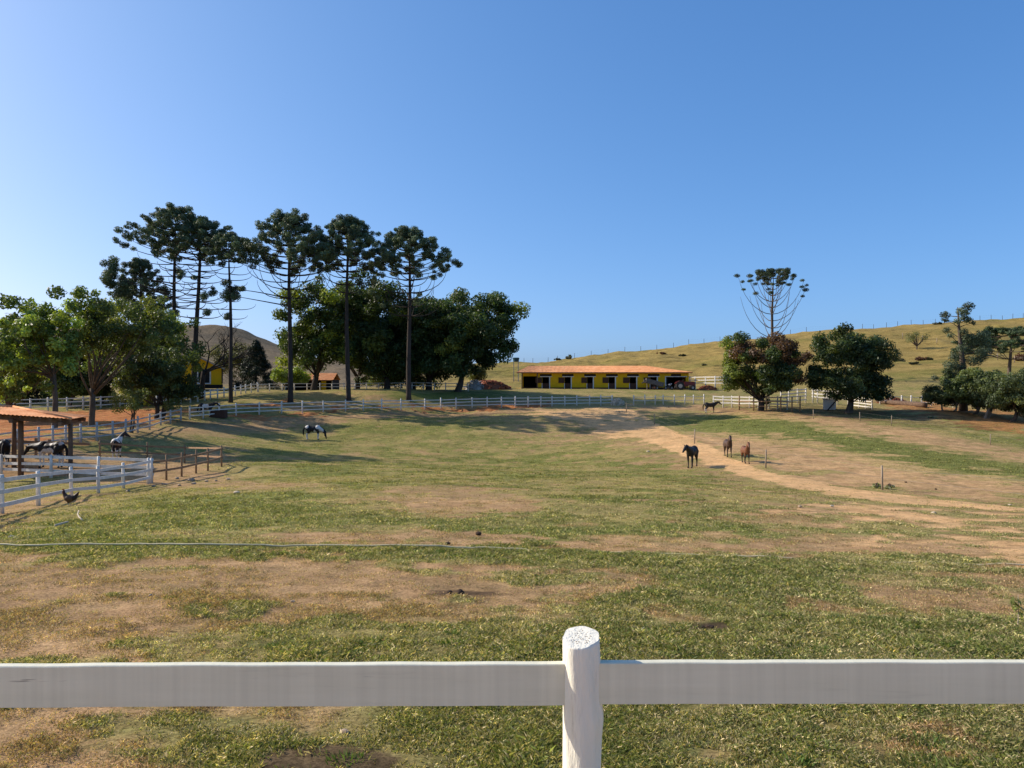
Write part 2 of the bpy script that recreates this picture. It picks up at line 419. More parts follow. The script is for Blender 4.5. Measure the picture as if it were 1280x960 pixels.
def masks(x, y):
    n1 = fbm(x*.35, y*.35, 3, 4); n2 = fbm(x*1.7, y*1.7, 9, 4); n3 = fbm(x*.08, y*.08, 21, 3)
    g = sstep(.36, .66, .5*n1+.3*n2+.2*n3)*.75+.12
    far = sstep(128, 165, y)
    g = g*(1-far)+far*(.05+.32*sstep(.4, .7, fbm(x*.04, y*.09, 31, 4)))
    g = np.where(far < .5, g*(.55+.45*sstep(110, 30, y)), g)
    out = {}
    wob = (n2-.5)*2.2+(n1-.5)*2.0+(fbm(x*.28, y*.75, 15, 4)-.5)*3.0+(fbm(x*5, y*5, 17, 2)-.5)*.8
    def cover(kind):
        m = np.zeros(x.shape)
        for poly, soft, amt, nz in PATCH[kind]:
            bb = poly.min(0)-soft*3, poly.max(0)+soft*3
            sel = (x > bb[0][0]) & (x < bb[1][0]) & (y > bb[0][1]) & (y < bb[1][1])
            if not sel.any(): continue
            s = sdf(poly, x[sel], y[sel])+wob[sel]*soft*2.3*nz
            m[sel] = np.maximum(m[sel], sstep(-soft, soft, s)*amt)
        return m
    dry = cover('dry'); gr = cover('green')
    g = g*(1-dry*.85); g = np.maximum(g, gr*(.55+.6*n2)); grs = gr
    bare = cover('bare')*(.72+.45*sstep(.35, .6, n2))
    bare = np.clip(np.maximum(bare, .55*sstep(.60, .74, fbm(x*.6+40, y*.6, 51, 4))*(1-far)), 0, 1)
    out['bare'] = np.clip(bare*(1-gr*.85), 0, 1); out['green'] = np.clip(g*(1-bare*.6), 0, 1)
    out['turf'] = sstep(17, 9, y)*.75*out['green']
    out['far'] = far
    out['scrub'] = sstep(140, 190, y)*sstep(-5, -40, x)
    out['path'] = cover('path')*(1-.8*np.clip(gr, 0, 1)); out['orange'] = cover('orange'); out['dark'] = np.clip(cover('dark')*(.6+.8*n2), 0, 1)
    return out

def micro(x, y):
    """small unevenness of the turf"""
    near = sstep(60, 12, y)
    return (fbm(x*2.2, y*2.2, 71, 3)-.5)*.05*near + (fbm(x*7, y*7, 77, 2)-.5)*.025*sstep(25, 8, y) + (fbm(x*.5, y*.5, 79, 3)-.5)*.16*sstep(8, 30, y)

def axis(parts):
    out = []
    for a, b, s in parts: out += list(np.arange(a, b, s))
    return np.array(out+[parts[-1][1]])
def build_ground():
    ya = axis([(-40, 2, 2.0), (2, 12, .09), (12, 22, .16), (22, 60, .32), (60, 130, .5), (130, 350, 2.2), (350, 1000, 40)])
    half = axis([(0, 9, .12), (9, 30, .4), (30, 80, .6), (80, 240, 2.4), (240, 760, 40)])
    xa = np.concatenate([-half[:0:-1], half])
    X, Y = np.meshgrid(xa, ya); x = X.ravel(); y = Y.ravel()
    z = H(x, y); mk = masks(x, y)
    z = z + micro(x, y) - .05*mk['bare']*sstep(60, 20, y)*.5
    z += mk['orange']*(fbm(x*1.1, y*1.1, 91, 3)-.5)*.7*sstep(85, 92, y)*sstep(118, 112, y)
    z += (fbm(x*.12, y*.12, 95, 4)-.5)*2.2*sstep(150, 200, y)
    me = bpy.data.meshes.new('ground'); nv = len(x); nx = len(xa); ny = len(ya)
    me.vertices.add(nv); me.vertices.foreach_set('co', np.stack([x, y, z], 1).astype(np.float32).ravel())
    i = (np.arange(ny-1)[:, None]*nx+np.arange(nx-1)[None]).ravel()
    q = np.stack([i, i+1, i+1+nx, i+nx], 1).astype(np.int32); nf = len(q)
    me.loops.add(nf*4); me.loops.foreach_set('vertex_index', q.ravel())
    me.polygons.add(nf); me.polygons.foreach_set('loop_start', np.arange(0, nf*4, 4, dtype=np.int32)); me.polygons.foreach_set('loop_total', np.full(nf, 4, np.int32))
    me.update(calc_edges=True); me.polygons.foreach_set('use_smooth', [True]*nf)
    for k, v in mk.items():
        a = me.attributes.new('m_'+k, 'FLOAT', 'POINT'); a.data.foreach_set('value', v.astype(np.float32))
    m, nt, b = mat_base('pasture', 1.0, .05)
    def A(k): return N(nt, 'ShaderNodeAttribute', attribute_name='m_'+k).outputs['Fac']
    nA = noise(nt, .9, 6, .7); nB = noise(nt, 5.5, 5, .7); nC = noise(nt, 28, 3, .65); nD = noise(nt, .16, 4, .6)
    def madd(a, bb, k=1.0, o=0.0):
        n = nt.nodes.new('ShaderNodeMath'); n.operation = 'MULTIPLY_ADD'
        nt.links.new(bb, n.inputs[0]); n.inputs[1].default_value = k; nt.links.new(a, n.inputs[2])
        n2 = nt.nodes.new('ShaderNodeMath'); n2.operation = 'ADD'; nt.links.new(n.outputs[0], n2.inputs[0]); n2.inputs[1].default_value = o; n2.use_clamp = True
        return n2.outputs[0]
    def edge(k, amt=1.0):   # attribute broken up by noise
        t = madd(A(k), nB, .7*amt, -.35*amt); t = madd(t, nA, .6*amt, -.3*amt)
        return t
    dry = ramp(nt, nB, [(.28, (.20, .152, .055)), (.5, (.33, .258, .102)), (.74, (.44, .355, .165))])
    green = ramp(nt, nB, [(.28, (.085, .10, .024)), (.5, (.168, .182, .048)), (.75, (.28, .28, .088))])
    bare = ramp(nt, nA, [(.3, (.29, .175, .092)), (.55, (.41, .262, .138)), (.75, (.50, .335, .185))])
    path = ramp(nt, nA, [(.3, (.56, .335, .155)), (.7, (.70, .45, .225))])
    oran = ramp(nt, nA, [(.25, (.24, .085, .035)), (.5, (.40, .165, .065)), (.75, (.55, .28, .125))])
    thatch_shade = ramp(nt, nC, [(.3, (.03, .025, .012)), (.7, (.11, .088, .042))])
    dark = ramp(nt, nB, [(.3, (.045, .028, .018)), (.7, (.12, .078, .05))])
    scrub = ramp(nt, nA, [(.3, (.10, .08, .05)), (.55, (.20, .155, .10)), (.8, (.29, .225, .145))])
    g = ramp(nt, edge('green', 1.3), [(.12, (0, 0, 0)), (.62, (1, 1, 1))])
    c = mixc(nt, g, dry, green)
    c = mixc(nt, A('turf'), c, thatch_shade)      # soil and dead grass, darkened here to paint shade between the modelled blades
    c = mixc(nt, ramp(nt, edge('bare', 1.2), [(.25, (0, 0, 0)), (.75, (.92, .92, .92))]), c, bare)
    c = mixc(nt, ramp(nt, edge('path', .5), [(.3, (0, 0, 0)), (.65, (1, 1, 1))]), c, path)
    c = mixc(nt, ramp(nt, edge('orange', .8), [(.25, (0, 0, 0)), (.7, (1, 1, 1))]), c, oran)
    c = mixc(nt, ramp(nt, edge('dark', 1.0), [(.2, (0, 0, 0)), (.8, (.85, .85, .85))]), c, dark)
    hl = mixc(nt, 1.0, c, ramp(nt, noise(nt, .33, 7, .78, stretch=(.55, 1, 3)), [(.36, (.40, .37, .30)), (.46, (.88, .82, .68)), (.60, (1.03, .97, .82))]), 'MULTIPLY')
    c = mixc(nt, A('far'), c, hl)
    c = mixc(nt, A('scrub'), c, scrub)
    nE = noise(nt, 2.4, 4, .75); nF = noise(nt, .55, 3, .6)
    c = mixc(nt, .95, c, ramp(nt, nC, [(.32, (.5, .48, .45)), (.52, (1.0, 1.0, 1.0)), (.72, (1.38, 1.36, 1.3))]), 'MULTIPLY')
    nG = noise(nt, 75, 2, .6)
    c = mixc(nt, .7, c, ramp(nt, nG, [(.34, (.5, .48, .45)), (.5, (1.0, 1.0, 1.0)), (.70, (1.3, 1.3, 1.25))]), 'MULTIPLY')
    c = mixc(nt, .8, c, ramp(nt, nE, [(.32, (.58, .60, .55)), (.48, (1.0, 1.0, 1.0)), (.70, (1.28, 1.25, 1.2))]), 'MULTIPLY')
    c = mixc(nt, .6, c, ramp(nt, nF, [(.32, (.72, .76, .70)), (.5, (1.0, 1.0, 1.0)), (.70, (1.2, 1.16, 1.1))]), 'MULTIPLY')
    c = mixc(nt, .5, c, ramp(nt, nD, [(.3, (.8, .8, .78)), (.7, (1.15, 1.12, 1.1))]), 'MULTIPLY')
    nt.links.new(c, b.inputs['Base Color'])
    hb = madd(madd(nC, nB, 1.2), nE, 1.2)
    bump(nt, b, hb, .9, .06)
    me.materials.append(m)
    o = bpy.data.objects.new('ground', me); link(o); o['kind'] = 'structure'
    return o
build_ground()
def G(x, y):
    x = np.atleast_1d(x); y = np.atleast_1d(y)
    return H(x, y)+micro(x, y)

# ------------------------------------------------------------------ grass
def build_grass():
    vs = []; ts = []
    bands = [(3.0, 6.0, 1500, 17, 1.0, 1.0), (6.0, 9.5, 760, 15, 1.2, 1.05), (9.5, 15, 300, 13, 1.6, 1.15), (15, 25, 95, 10, 2.2, 1.3), (25, 42, 26, 9, 3.2, 1.6), (42, 68, 10, 8, 4.2, 2.0), (68, 104, 3.2, 7, 6.0, 2.6)]
    for y0, y1, dens, nb, sc, hs in bands:
        hw = .69*y1+1.2
        n = int((y1-y0)*2*hw*dens)
        x = RNG.uniform(-hw, hw, n); y = RNG.uniform(y0, y1, n)
        k = np.abs(x) < .69*y+1.2; x = x[k]; y = y[k]
        mk = masks(x, y)
        cl = fbm(x*3.1, y*3.1, 5, 3)
        green = np.clip(mk['green']+(cl-.5)*.9, 0, 1)
        keep = (1-.70*mk['bare'])*(1-.93*mk['path'])*(1-.9*mk['orange'])*(1-.95*np.clip(mk['dark']*1.3, 0, 1))
        keep *= .12+1.0*sstep(.30, .62, .5*cl+.35*fbm(x*8, y*8, 61, 2)+.3*green)
        k = RNG.random(len(x)) < keep; x = x[k]; y = y[k]; green = green[k]; cl = cl[k]; bare = mk['bare'][k]
        z = G(x, y); n = len(x)
        size = hs*(.7+.6*green+.5*(cl-.5))*(1-.55*bare)*np.where(fbm(x*1.1, y*1.1, 67, 3)+.25*green > .78, 1.3, 1.0)
        tuft = np.exp(RNG.normal(-.06, .38, n)); tdry = RNG.normal(0, .22, n)
        for b in range(nb):
            r = .055*sc*np.sqrt(RNG.random(n)); a = RNG.uniform(0, 6.283, n)
            bx = x+r*np.cos(a); by = y+r*np.sin(a)
            h = size*RNG.uniform(.011, .035, n); w = (.0022+.0014*RNG.random(n))*sc
            la = RNG.uniform(0, 6.283, n); lean = h*RNG.uniform(.2, 1.6, n)
            fa = RNG.uniform(0, 6.283, n); wx = w*np.cos(fa); wy = w*np.sin(fa)
            zb = z-.006
            p0 = np.stack([bx-wx, by-wy, zb], 1); p1 = np.stack([bx+wx, by+wy, zb], 1)
            mx = bx+lean*.35*np.cos(la); my = by+lean*.35*np.sin(la)
            p2 = np.stack([mx+wx*.7, my+wy*.7, zb+h*.65], 1)
            p3 = np.stack([bx+lean*np.cos(la), by+lean*np.sin(la), zb+h], 1)
            vs.append(np.stack([p0, p1, p2, p3], 1).reshape(-1, 3))
            u = RNG.random(n); dryb = RNG.random(n)+tdry > (.16+.70*green)
            gcol = np.stack([.115+.11*u, .145+.11*u, .042+.035*u], 1)
            yel = np.stack([.27+.16*u, .25+.14*u, .105+.07*u], 1)
            scol = np.stack([.40+.24*u, .325+.20*u, .18+.13*u], 1)
            u2 = RNG.random(n)[:, None]
            col = np.where(dryb[:, None], np.where(u2 < .5, scol, yel), np.where(u2 < .8, gcol, yel*.8))
            onb = np.stack([.30+.2*u, .205+.14*u, .11+.09*u], 1)
            col = np.where((bare > .45)[:, None] & (u2 < .75), onb, col)
            if y0 >= 25:      # far tufts show only their mean colour
                mean = np.stack([.165+.21*(1-green), .175+.14*(1-green), .052+.07*(1-green)], 1)
                col = col*.3+mean*.7
            col = col*tuft[:, None]
            ts.append(col)
    for k in range(150):
        y = RNG.uniform(3.4, 15); x = RNG.uniform(-1, 1)*(.69*y+.8)
        if k == 0: q = P(1215, 806); x, y = q.x, q.y
        if k == 1: q = P(1190, 808); x, y = q.x, q.y
        m1 = masks(np.array([x]), np.array([y]))
        if k > 1 and (m1['bare'][0] > .4 or m1['green'][0] < .35): continue
        R_ = RNG.uniform(.05, .13); nb = int(900*R_); a = RNG.uniform(0, 6.283, nb); r = R_*np.sqrt(RNG.random(nb))
        bx = x+r*np.cos(a)*1.3; by = y+r*np.sin(a); zb = G(bx, by)-.006; h = RNG.uniform(.03, .075, nb)*(1-.5*r/R_); w = .0028+.002*RNG.random(nb); fa = RNG.uniform(0, 6.283, nb); la = a+RNG.normal(0, .7, nb); ln = h*RNG.uniform(.2, .9, nb)
        wx = w*np.cos(fa); wy = w*np.sin(fa)
        vs.append(np.stack([np.stack([bx-wx, by-wy, zb], 1), np.stack([bx+wx, by+wy, zb], 1), np.stack([bx+ln*.4*np.cos(la)+wx*.7, by+ln*.4*np.sin(la)+wy*.7, zb+h*.65], 1), np.stack([bx+ln*np.cos(la), by+ln*np.sin(la), zb+h], 1)], 1).reshape(-1, 3))
        u = RNG.random(nb); ts.append(np.stack([.07+.06*u, .115+.09*u, .028+.02*u], 1))
    o = np_mesh('grass', np.concatenate(vs), 4, M['blade'], np.concatenate(ts))
    tag(o, 'short patchy green and straw coloured turf in front of the white fence', 'grass', kind='stuff')
build_grass()

# ------------------------------------------------------------------ fences
def fence(name, pts, label, mat, rails=(1.15, .75, .35), ph=1.3, pw=.055, rh=.12, rt=.035, group=None, cat='fence', offs=.0, square=False, posts_extra=None, ph_var=.05, cap=False):
    """pts = world positions of the posts, in order"""
    root = empty(name, pts[0], 0, label, cat, group); o0 = Vector(pts[0])
    for p in pts:
        q = Vector(p)-o0; mb = MB(); h = ph+random.uniform(-ph_var, ph_var); lx = random.uniform(-.02, .02); ly = random.uniform(-.02, .02)
        if square: mb.box((q.x, q.y, q.z+h/2-.1), (pw*2, pw*2, h+.2), rz=random.uniform(-.1, .1))
        else: mb.tube([(q.x, q.y, q.z-.25), (q.x+lx*.5, q.y+ly*.5, q.z+h*.6), (q.x+lx, q.y+ly, q.z+h)], [pw*1.05, pw, pw*.95], 8)
        mb.build('post', mat, root, smooth=not square)
    for r in rails:
        line = []
        for i, p in enumerate(pts):
            q = Vector(p)-o0; d = Vector(pts[min(i+1, len(pts)-1)])-Vector(pts[max(i-1, 0)]); d.z = 0; d.normalize()
            nrm = Vector((d.y, -d.x, 0))*(pw+rt*.3)
            line.append(q+nrm+Vector((0, 0, r+random.uniform(-.03, .03))))
        # carry the rail a little past its end posts
        line[0] = line[0]-(line[1]-line[0]).normalized()*.08; line[-1] = line[-1]+(line[-1]-line[-2]).normalized()*.08
        MB().board(line, rt, rh).build('rail', mat, root)
    return root

# nearest fence (the photographer leans over it)
def near_fence():
    d0 = 2.95; cx = (725-640)/F*d0
    root = empty('board_fence', (cx, d0, 0), 0, 'white board fence with a thick round log post right in front of the camera', 'fence')
    def log_post(dx, seed, top):
        rr = random.Random(seed); mb = MB(); n = 40; L = 60
        vs = []; fs = []
        for i in range(L+1):
            z = -.3+(top+.3)*i/L
            for k in range(n):
                t = 2*math.pi*k/n
                r = .0685+.0035*math.sin(z*5+seed)+.003*math.sin(3*t+z*4+seed)+.0022*math.sin(7*t+z*9)
                r += .0022*float(vnoise(np.array(t*6.0), np.array(z*7.0), seed))
                # axe-flattened facet
                f = math.cos(t-math.radians(-48)); r -= .010*max(0, f-.78)/.22*(.6+.4*math.sin(z*3))
                # knot swelling
                f2 = math.cos(t-math.radians(-25)); r += .010*math.exp(-((z-.93)/.06)**2)*max(0, f2)**6
                zz = z+(.022*-math.sin(t)*-1 if False else 0)
                if i == L: zz += -.020*(-math.sin(t))*1.0+.006*math.cos(t)
                if i >= L-1: r *= .985 if i == L else 1.0
                vs.append((dx+r*math.cos(t)+.008*math.sin(z*2.3), r*math.sin(t), zz))
        for i in range(L):
            for k in range(n): fs.append((i*n+k, i*n+(k+1) % n, (i+1)*n+(k+1) % n, (i+1)*n+k))
        fs.append(tuple(L*n+k for k in range(n)))
        mb.add(vs, fs); return mb.build('post', M['post'], root, smooth=True)
    def topdots(dx, top):
        mb = MB()
        for i in range(-4, 5):
            for j in range(-3, 4):
                x = i*.0115+(j % 2)*.005+random.uniform(-.001, .001); y = j*.0125+random.uniform(-.001, .001)
                if x*x+y*y < .043**2 and x < .035 and random.random() < .7:
                    z = top+.020*(y/.0685)+.006*(x/.0685)+.0008
                    mb.box((dx+x+.006+random.uniform(-.003, .003), y+random.uniform(-.003, .003), z), (random.uniform(.002, .004), random.uniform(.002, .005), .0016), rz=random.uniform(0, 1))
        mb.build('end_grain_nicks', M['tan_post'], root)
    for i, dx in enumerate((0, -2.45, 2.55)):
        o = log_post(dx, 3+i, 1.235)
        me = o.data
        for p in me.polygons:
            if len(p.vertices) > 4: p.use_smooth = False
    topdots(0, 1.235)
    def rail(x0, x1, z0, z1):
        n = 40; mb = MB(); vs = []; fs = []
        for i in range(n+1):
            t = i/n; x = x0+(x1-x0)*t; z = z0+(z1-z0)*t
            w = .0006*math.sin(x*7)+.0007*math.sin(x*17+1)
            yb = -.008+.003*math.sin(x*3)
            for (yy, zz) in ((-.020, -.077), (.018, -.077), (.018, .075), (.014, .0785), (-.017, .0785), (-.020, .075)):
                vs.append((x, yb+yy, z+zz+w*(1 if zz > 0 else .7)))
        for i in range(n):
            for k in range(6): fs.append((i*6+k, i*6+(k+1) % 6, (i+1)*6+(k+1) % 6, (i+1)*6+k))
        fs.append((5, 4, 3, 2, 1, 0)); fs.append(tuple(n*6+k for k in range(6)))
        mb.add(vs, fs); mb.build('rail', M['rail'], root)
    zc = zpix(853, d0)
    rail(-2.6, -.035, zc-.010, zc+.002); rail(.045, 2.75, zc+.004, zc+.012)
    rail(-2.6, -.035, zc-.46, zc-.45); rail(.045, 2.75, zc-.45, zc-.44)
near_fence()

W3 = 'white rail fences round the paddocks'
pen = [P(-90, 664), P(-45, 652), P(2, 641), P(48, 631), P(89, 620), P(123, 617.5), P(154, 611), P(185, 604)]
fence('rail_fence', pen, 'white three rail pen fence at the left, hen standing at its foot', M['white_fence'], (1.08, .70, .28), 1.25, .075, .13, .04, W3)
penb = [P(185, 604)+Vector((.0, .35, 0)), P(123, 601), P(64, 598), P(2, 596), P(-60, 595)]
fence('rail_fence', penb, 'white pen fence running in front of the tiled shelter and its pinto horses', M['white_fence'], (1.15, .78, .40), 1.3, .075, .15, .04, W3)
br = [P(190, 602.5), P(208, 600), P(227, 596), P(245, 592), P(260, 588.5), P(277, 583)]
brb = [P(231, 578), P(184, 576), P(125, 575)]
fence('wooden_fence', br+brb, 'low brown wooden rail pen with its open corner toward the pasture', M['brown_fence'], (1.05, .55), 1.3, .055, .11, .05)
lf = [P(-60, 574), P(-8, 566), P(22, 562), P(48, 559.5), P(66, 557), P(82, 555), P(101, 553), P(121, 551), P(141, 548.5), P(157, 545), P(172, 541), P(187, 537), P(201, 532), P(213, 529), P(226, 526)]
fence('rail_fence', lf, 'weathered pale fence climbing behind the shelter toward the bushy trees', M['grey_fence'], (1.15, .75, .35), 1.35, .085, .10, .04, W3)
ff = [P(x, y) for x, y in ((237, 524.5), (254, 523), (274, 521), (295, 519.5), (324, 518), (352, 517), (378, 516.3), (404, 515.2), (432, 514), (454, 513.5), (477, 513), (501, 512.5), (531, 511.8),
                           (551, 511), (570, 510.2), (590, 509.7), (609, 509.4), (627, 509), (644, 508.7), (660, 508.4), (676, 508.2), (690, 508), (706, 507.8), (721, 507.4), (737, 507), (751, 506.8), (765, 506.4))]
fence('rail_fence', ff, 'long white three rail fence across the top of the green paddock', M['white_fence'], (1.22, .80, .38), 1.45, .085, .10, .04, W3)
fg = [P(x, y) for x, y in ((792, 506.2), (806, 506), (819, 506), (829, 505.8), (843, 505.8), (856, 505.6), (867, 505.4), (880, 505.2))]
fence('rail_fence', fg, 'white posts with a thin top rail below the parked tractor', M['white_fence'], (1.10, .62), 1.4, .085, .07, .03, W3)
dg = [at(x, d) for x, d in ((196, 96), (207, 97), (218, 98), (226, 99), (238, 100), (247, 101), (256, 102), (263, 103), (272, 104), (280, 105), (287, 106), (294, 107.5), (301, 109), (307, 110), (314, 111.5), (322, 113))]
fence('rail_fence', dg, 'bright white fence rising diagonally past the yellow gabled house', M['white_fence'], (1.15, .70), 1.4, .10, .13, .04, W3)
bf = [at(x, d) for x, d in ((323, 113.4), (337, 115), (353, 117), (368, 118), (384, 119), (400, 119.5), (415, 120), (430, 120), (444, 120.3), (458, 120.6), (473, 121), (487, 121), (501, 121), (515, 121), (529, 121), (543, 121), (557, 121), (571, 121), (585, 121))]
fence('rail_fence', bf, 'white fence along the crest under the tall dark trees', M['white_fence'], (1.1, .65), 1.2, .085, .10, .04, W3)
lb = [at(x, d) for x, d in ((-30, 92), (10, 93), (38, 94), (60, 95), (84, 95.5), (104, 96), (126, 97), (150, 98), (172, 99))]
fence('rail_fence', lb, 'white fence behind the grey tree trunks above the orange earth', M['white_fence'], (1.45, 1.0, .5), 1.6, .11, .12, .04, W3)
hf = [at(x, d) for x, d in ((862, 147), (869, 146), (882, 144), (894, 142), (905, 141), (916, 140))]
fence('rail_fence', hf, 'white fence at the right end of the yellow stable', M['white_fence'], (2.3, 1.75, 1.2), 2.45, .11, .16, .04, W3)
# corral under the mango trees
c1 = [P(892, 509), P(904, 509.5), P(915, 509.7), P(924, 510), P(937, 510.3), P(948, 510.6), P(961, 511), P(972, 511.3), P(984, 511.6)]
fence('corral_fence', c1, 'white corral fence behind the reddish mango tree trunk', M['white_fence'], (1.45, 1.05, .62), 1.6, .09, .15, .04, W3)
c2 = [at(x, d) for x, d in ((976, 104), (986, 105), (997, 106), (1007, 107))]
fence('corral_fence', c2, 'short tall white corral panel between the two round mango trees', M['white_fence'], (1.9, 1.45, 1.0, .5), 2.05, .09, .16, .04, W3)
c3 = [at(x, d) for x, d in ((1016, 107), (1022, 106), (1034, 105), (1047, 104), (1060, 103))]
fence('corral_fence', c3, 'white corral panel running down behind the whitewashed block', M['white_fence'], (1.8, 1.35, .9), 1.95, .09, .16, .04, W3)
c4 = [at(x, d) for x, d in ((1066, 101), (1074, 100), (1082, 99), (1090, 98))]
fence('corral_fence', c4, 'white four board panel at the right of the dark mango trunk', M['white_fence'], (1.35, 1.0, .65, .3), 1.45, .08, .14, .04, W3)
c5 = [P(924, 513), P(942, 513.6), P(958, 514), P(976, 514.4), P(990, 514.8), P(1000, 515)]
fence('wooden_fence', c5, 'dark brown corral rails in the shade of the reddish mango tree', M['brown_fence'], (1.2, .6), 1.9, .09, .10, .06)
rf = [at(x, d) for x, d in ((1100, 108), (1113, 107.6), (1127, 107.2), (1139, 107), (1152, 106.6), (1164, 106), (1177, 105), (1192, 104), (1208, 103.5), (1224, 103), (1240, 102), (1258, 101), (1280, 100), (1300, 99))]
fence('rail_fence', rf, 'white post fence behind the fallen log on the right', M['white_fence'], (1.1, .5), 1.35, .10, .07, .03, W3)

def wire_fence(pts, label, ph, pw, mat, group, wires=(.9, .5)):
    root = empty('wire_fence', pts[0], 0, label, 'fence', group); o0 = Vector(pts[0])
    for p in pts:
        q = Vector(p)-o0; h = ph*random.uniform(.93, 1.07); lx = random.uniform(-.06, .06)
        MB().tube([(q.x, q.y, q.z-.2), (q.x+lx, q.y, q.z+h)], [pw, pw*.9], 7).build('post', mat, root, smooth=True)
    for w in wires:
        MB().tube([Vector(p)-o0+Vector((0, 0, ph*w)) for p in pts], .004, 4).build('wire', M['wire'], root)
WG = 'thin wire fences on the dry ground'
wire_fence([P(783, 515), P(818, 530.5), P(868, 554.6), P(957, 585.6), P(1103, 613), P(1300, 642)], 'electric fence of tan wooden posts beside the sandy track', 1.28, .055, M['tan_post'], WG)
wire_fence([P(1017, 524), P(1075, 526), P(1114, 532), P(1238, 556), P(1340, 580)], 'thin post and wire line along the tree shade on the right', 1.05, .045, M['tan_post'], WG)

def ridge_pts(pxs, dlo, dhi):
    out = []
    for px in pxs:
        D = np.linspace(dlo, dhi, 80); X = (px-640)/F*D
        k = int(np.argmax((H(X, D)+(fbm(X*.12, D*.12, 95, 4)-.5)*2.2*sstep(150, 200, D)-EYE)/D))
        x, y = X[k], D[k]; z = Hs(x, y)+float(((fbm(np.array([x*.12]), np.array([y*.12]), 95, 4)-.5)*2.2*sstep(150, 200, np.array([y])))[0])
        out.append(Vector((x, y, z)))
    return out
rp = ridge_pts([655, 666, 685, 697, 718, 739, 760, 781, 801, 821, 842, 861, 880, 900, 918, 938, 960, 988, 1008, 1060, 1078, 1092, 1108, 1122, 1139, 1154, 1169, 1205, 1225, 1239, 1253, 1266, 1279, 1292], 200, 300)
wire_fence(rp, 'distant dark post fence along the skyline of the dry hill', 1.45, .065, M['bark_dark'], WG)
def hillz(x, y): return Hs(x, y)+float(((fbm(np.array([x*.12]), np.array([y*.12]), 95, 4)-.5)*2.2*sstep(150, 200, np.array([y])))[0])
def hp(px, d): x = (px-640)/F*d; return Vector((x, d, hillz(x, d)))
wire_fence([hp(1128, 222), hp(1153, 215), hp(1171, 208), hp(1216, 190), hp(1247, 176), hp(1268, 168), hp(1300, 160)], 'pale posts crossing the hillside behind the araucaria on the right', 1.5, .10, M['tan_post'], WG)

# ------------------------------------------------------------------ roofs and buildings
def tile_face(mb, P0, P1, Q0, Q1, pitch=.22, amp=.035, rows=14):
    P0, P1, Q0, Q1 = map(Vector, (P0, P1, Q0, Q1))
    e = (P1-P0); L = e.length; e.normalize()
    up = e.cross((Q0+Q1)/2-(P0+P1)/2); up.normalize()
    if up.z < 0: up = -up
    nu = max(2, int(L/pitch*4)); vs = []; fs = []
    for j in range(rows+1):
        v = j/rows
        for i in range(nu+1):
            u = i/nu; p = (P0.lerp(P1, u)).lerp(Q0.lerp(Q1, u), v)
            s = (p-P0).dot(e)
            vs.append(p+up*(amp*abs(math.sin(math.pi*s/pitch))+.012*(1-(v*rows*2.0) % 1.0)))
    for j in range(rows):
        for i in range(nu): fs.append((j*(nu+1)+i, j*(nu+1)+i+1, (j+1)*(nu+1)+i+1, (j+1)*(nu+1)+i))
    mb.add(vs, fs)

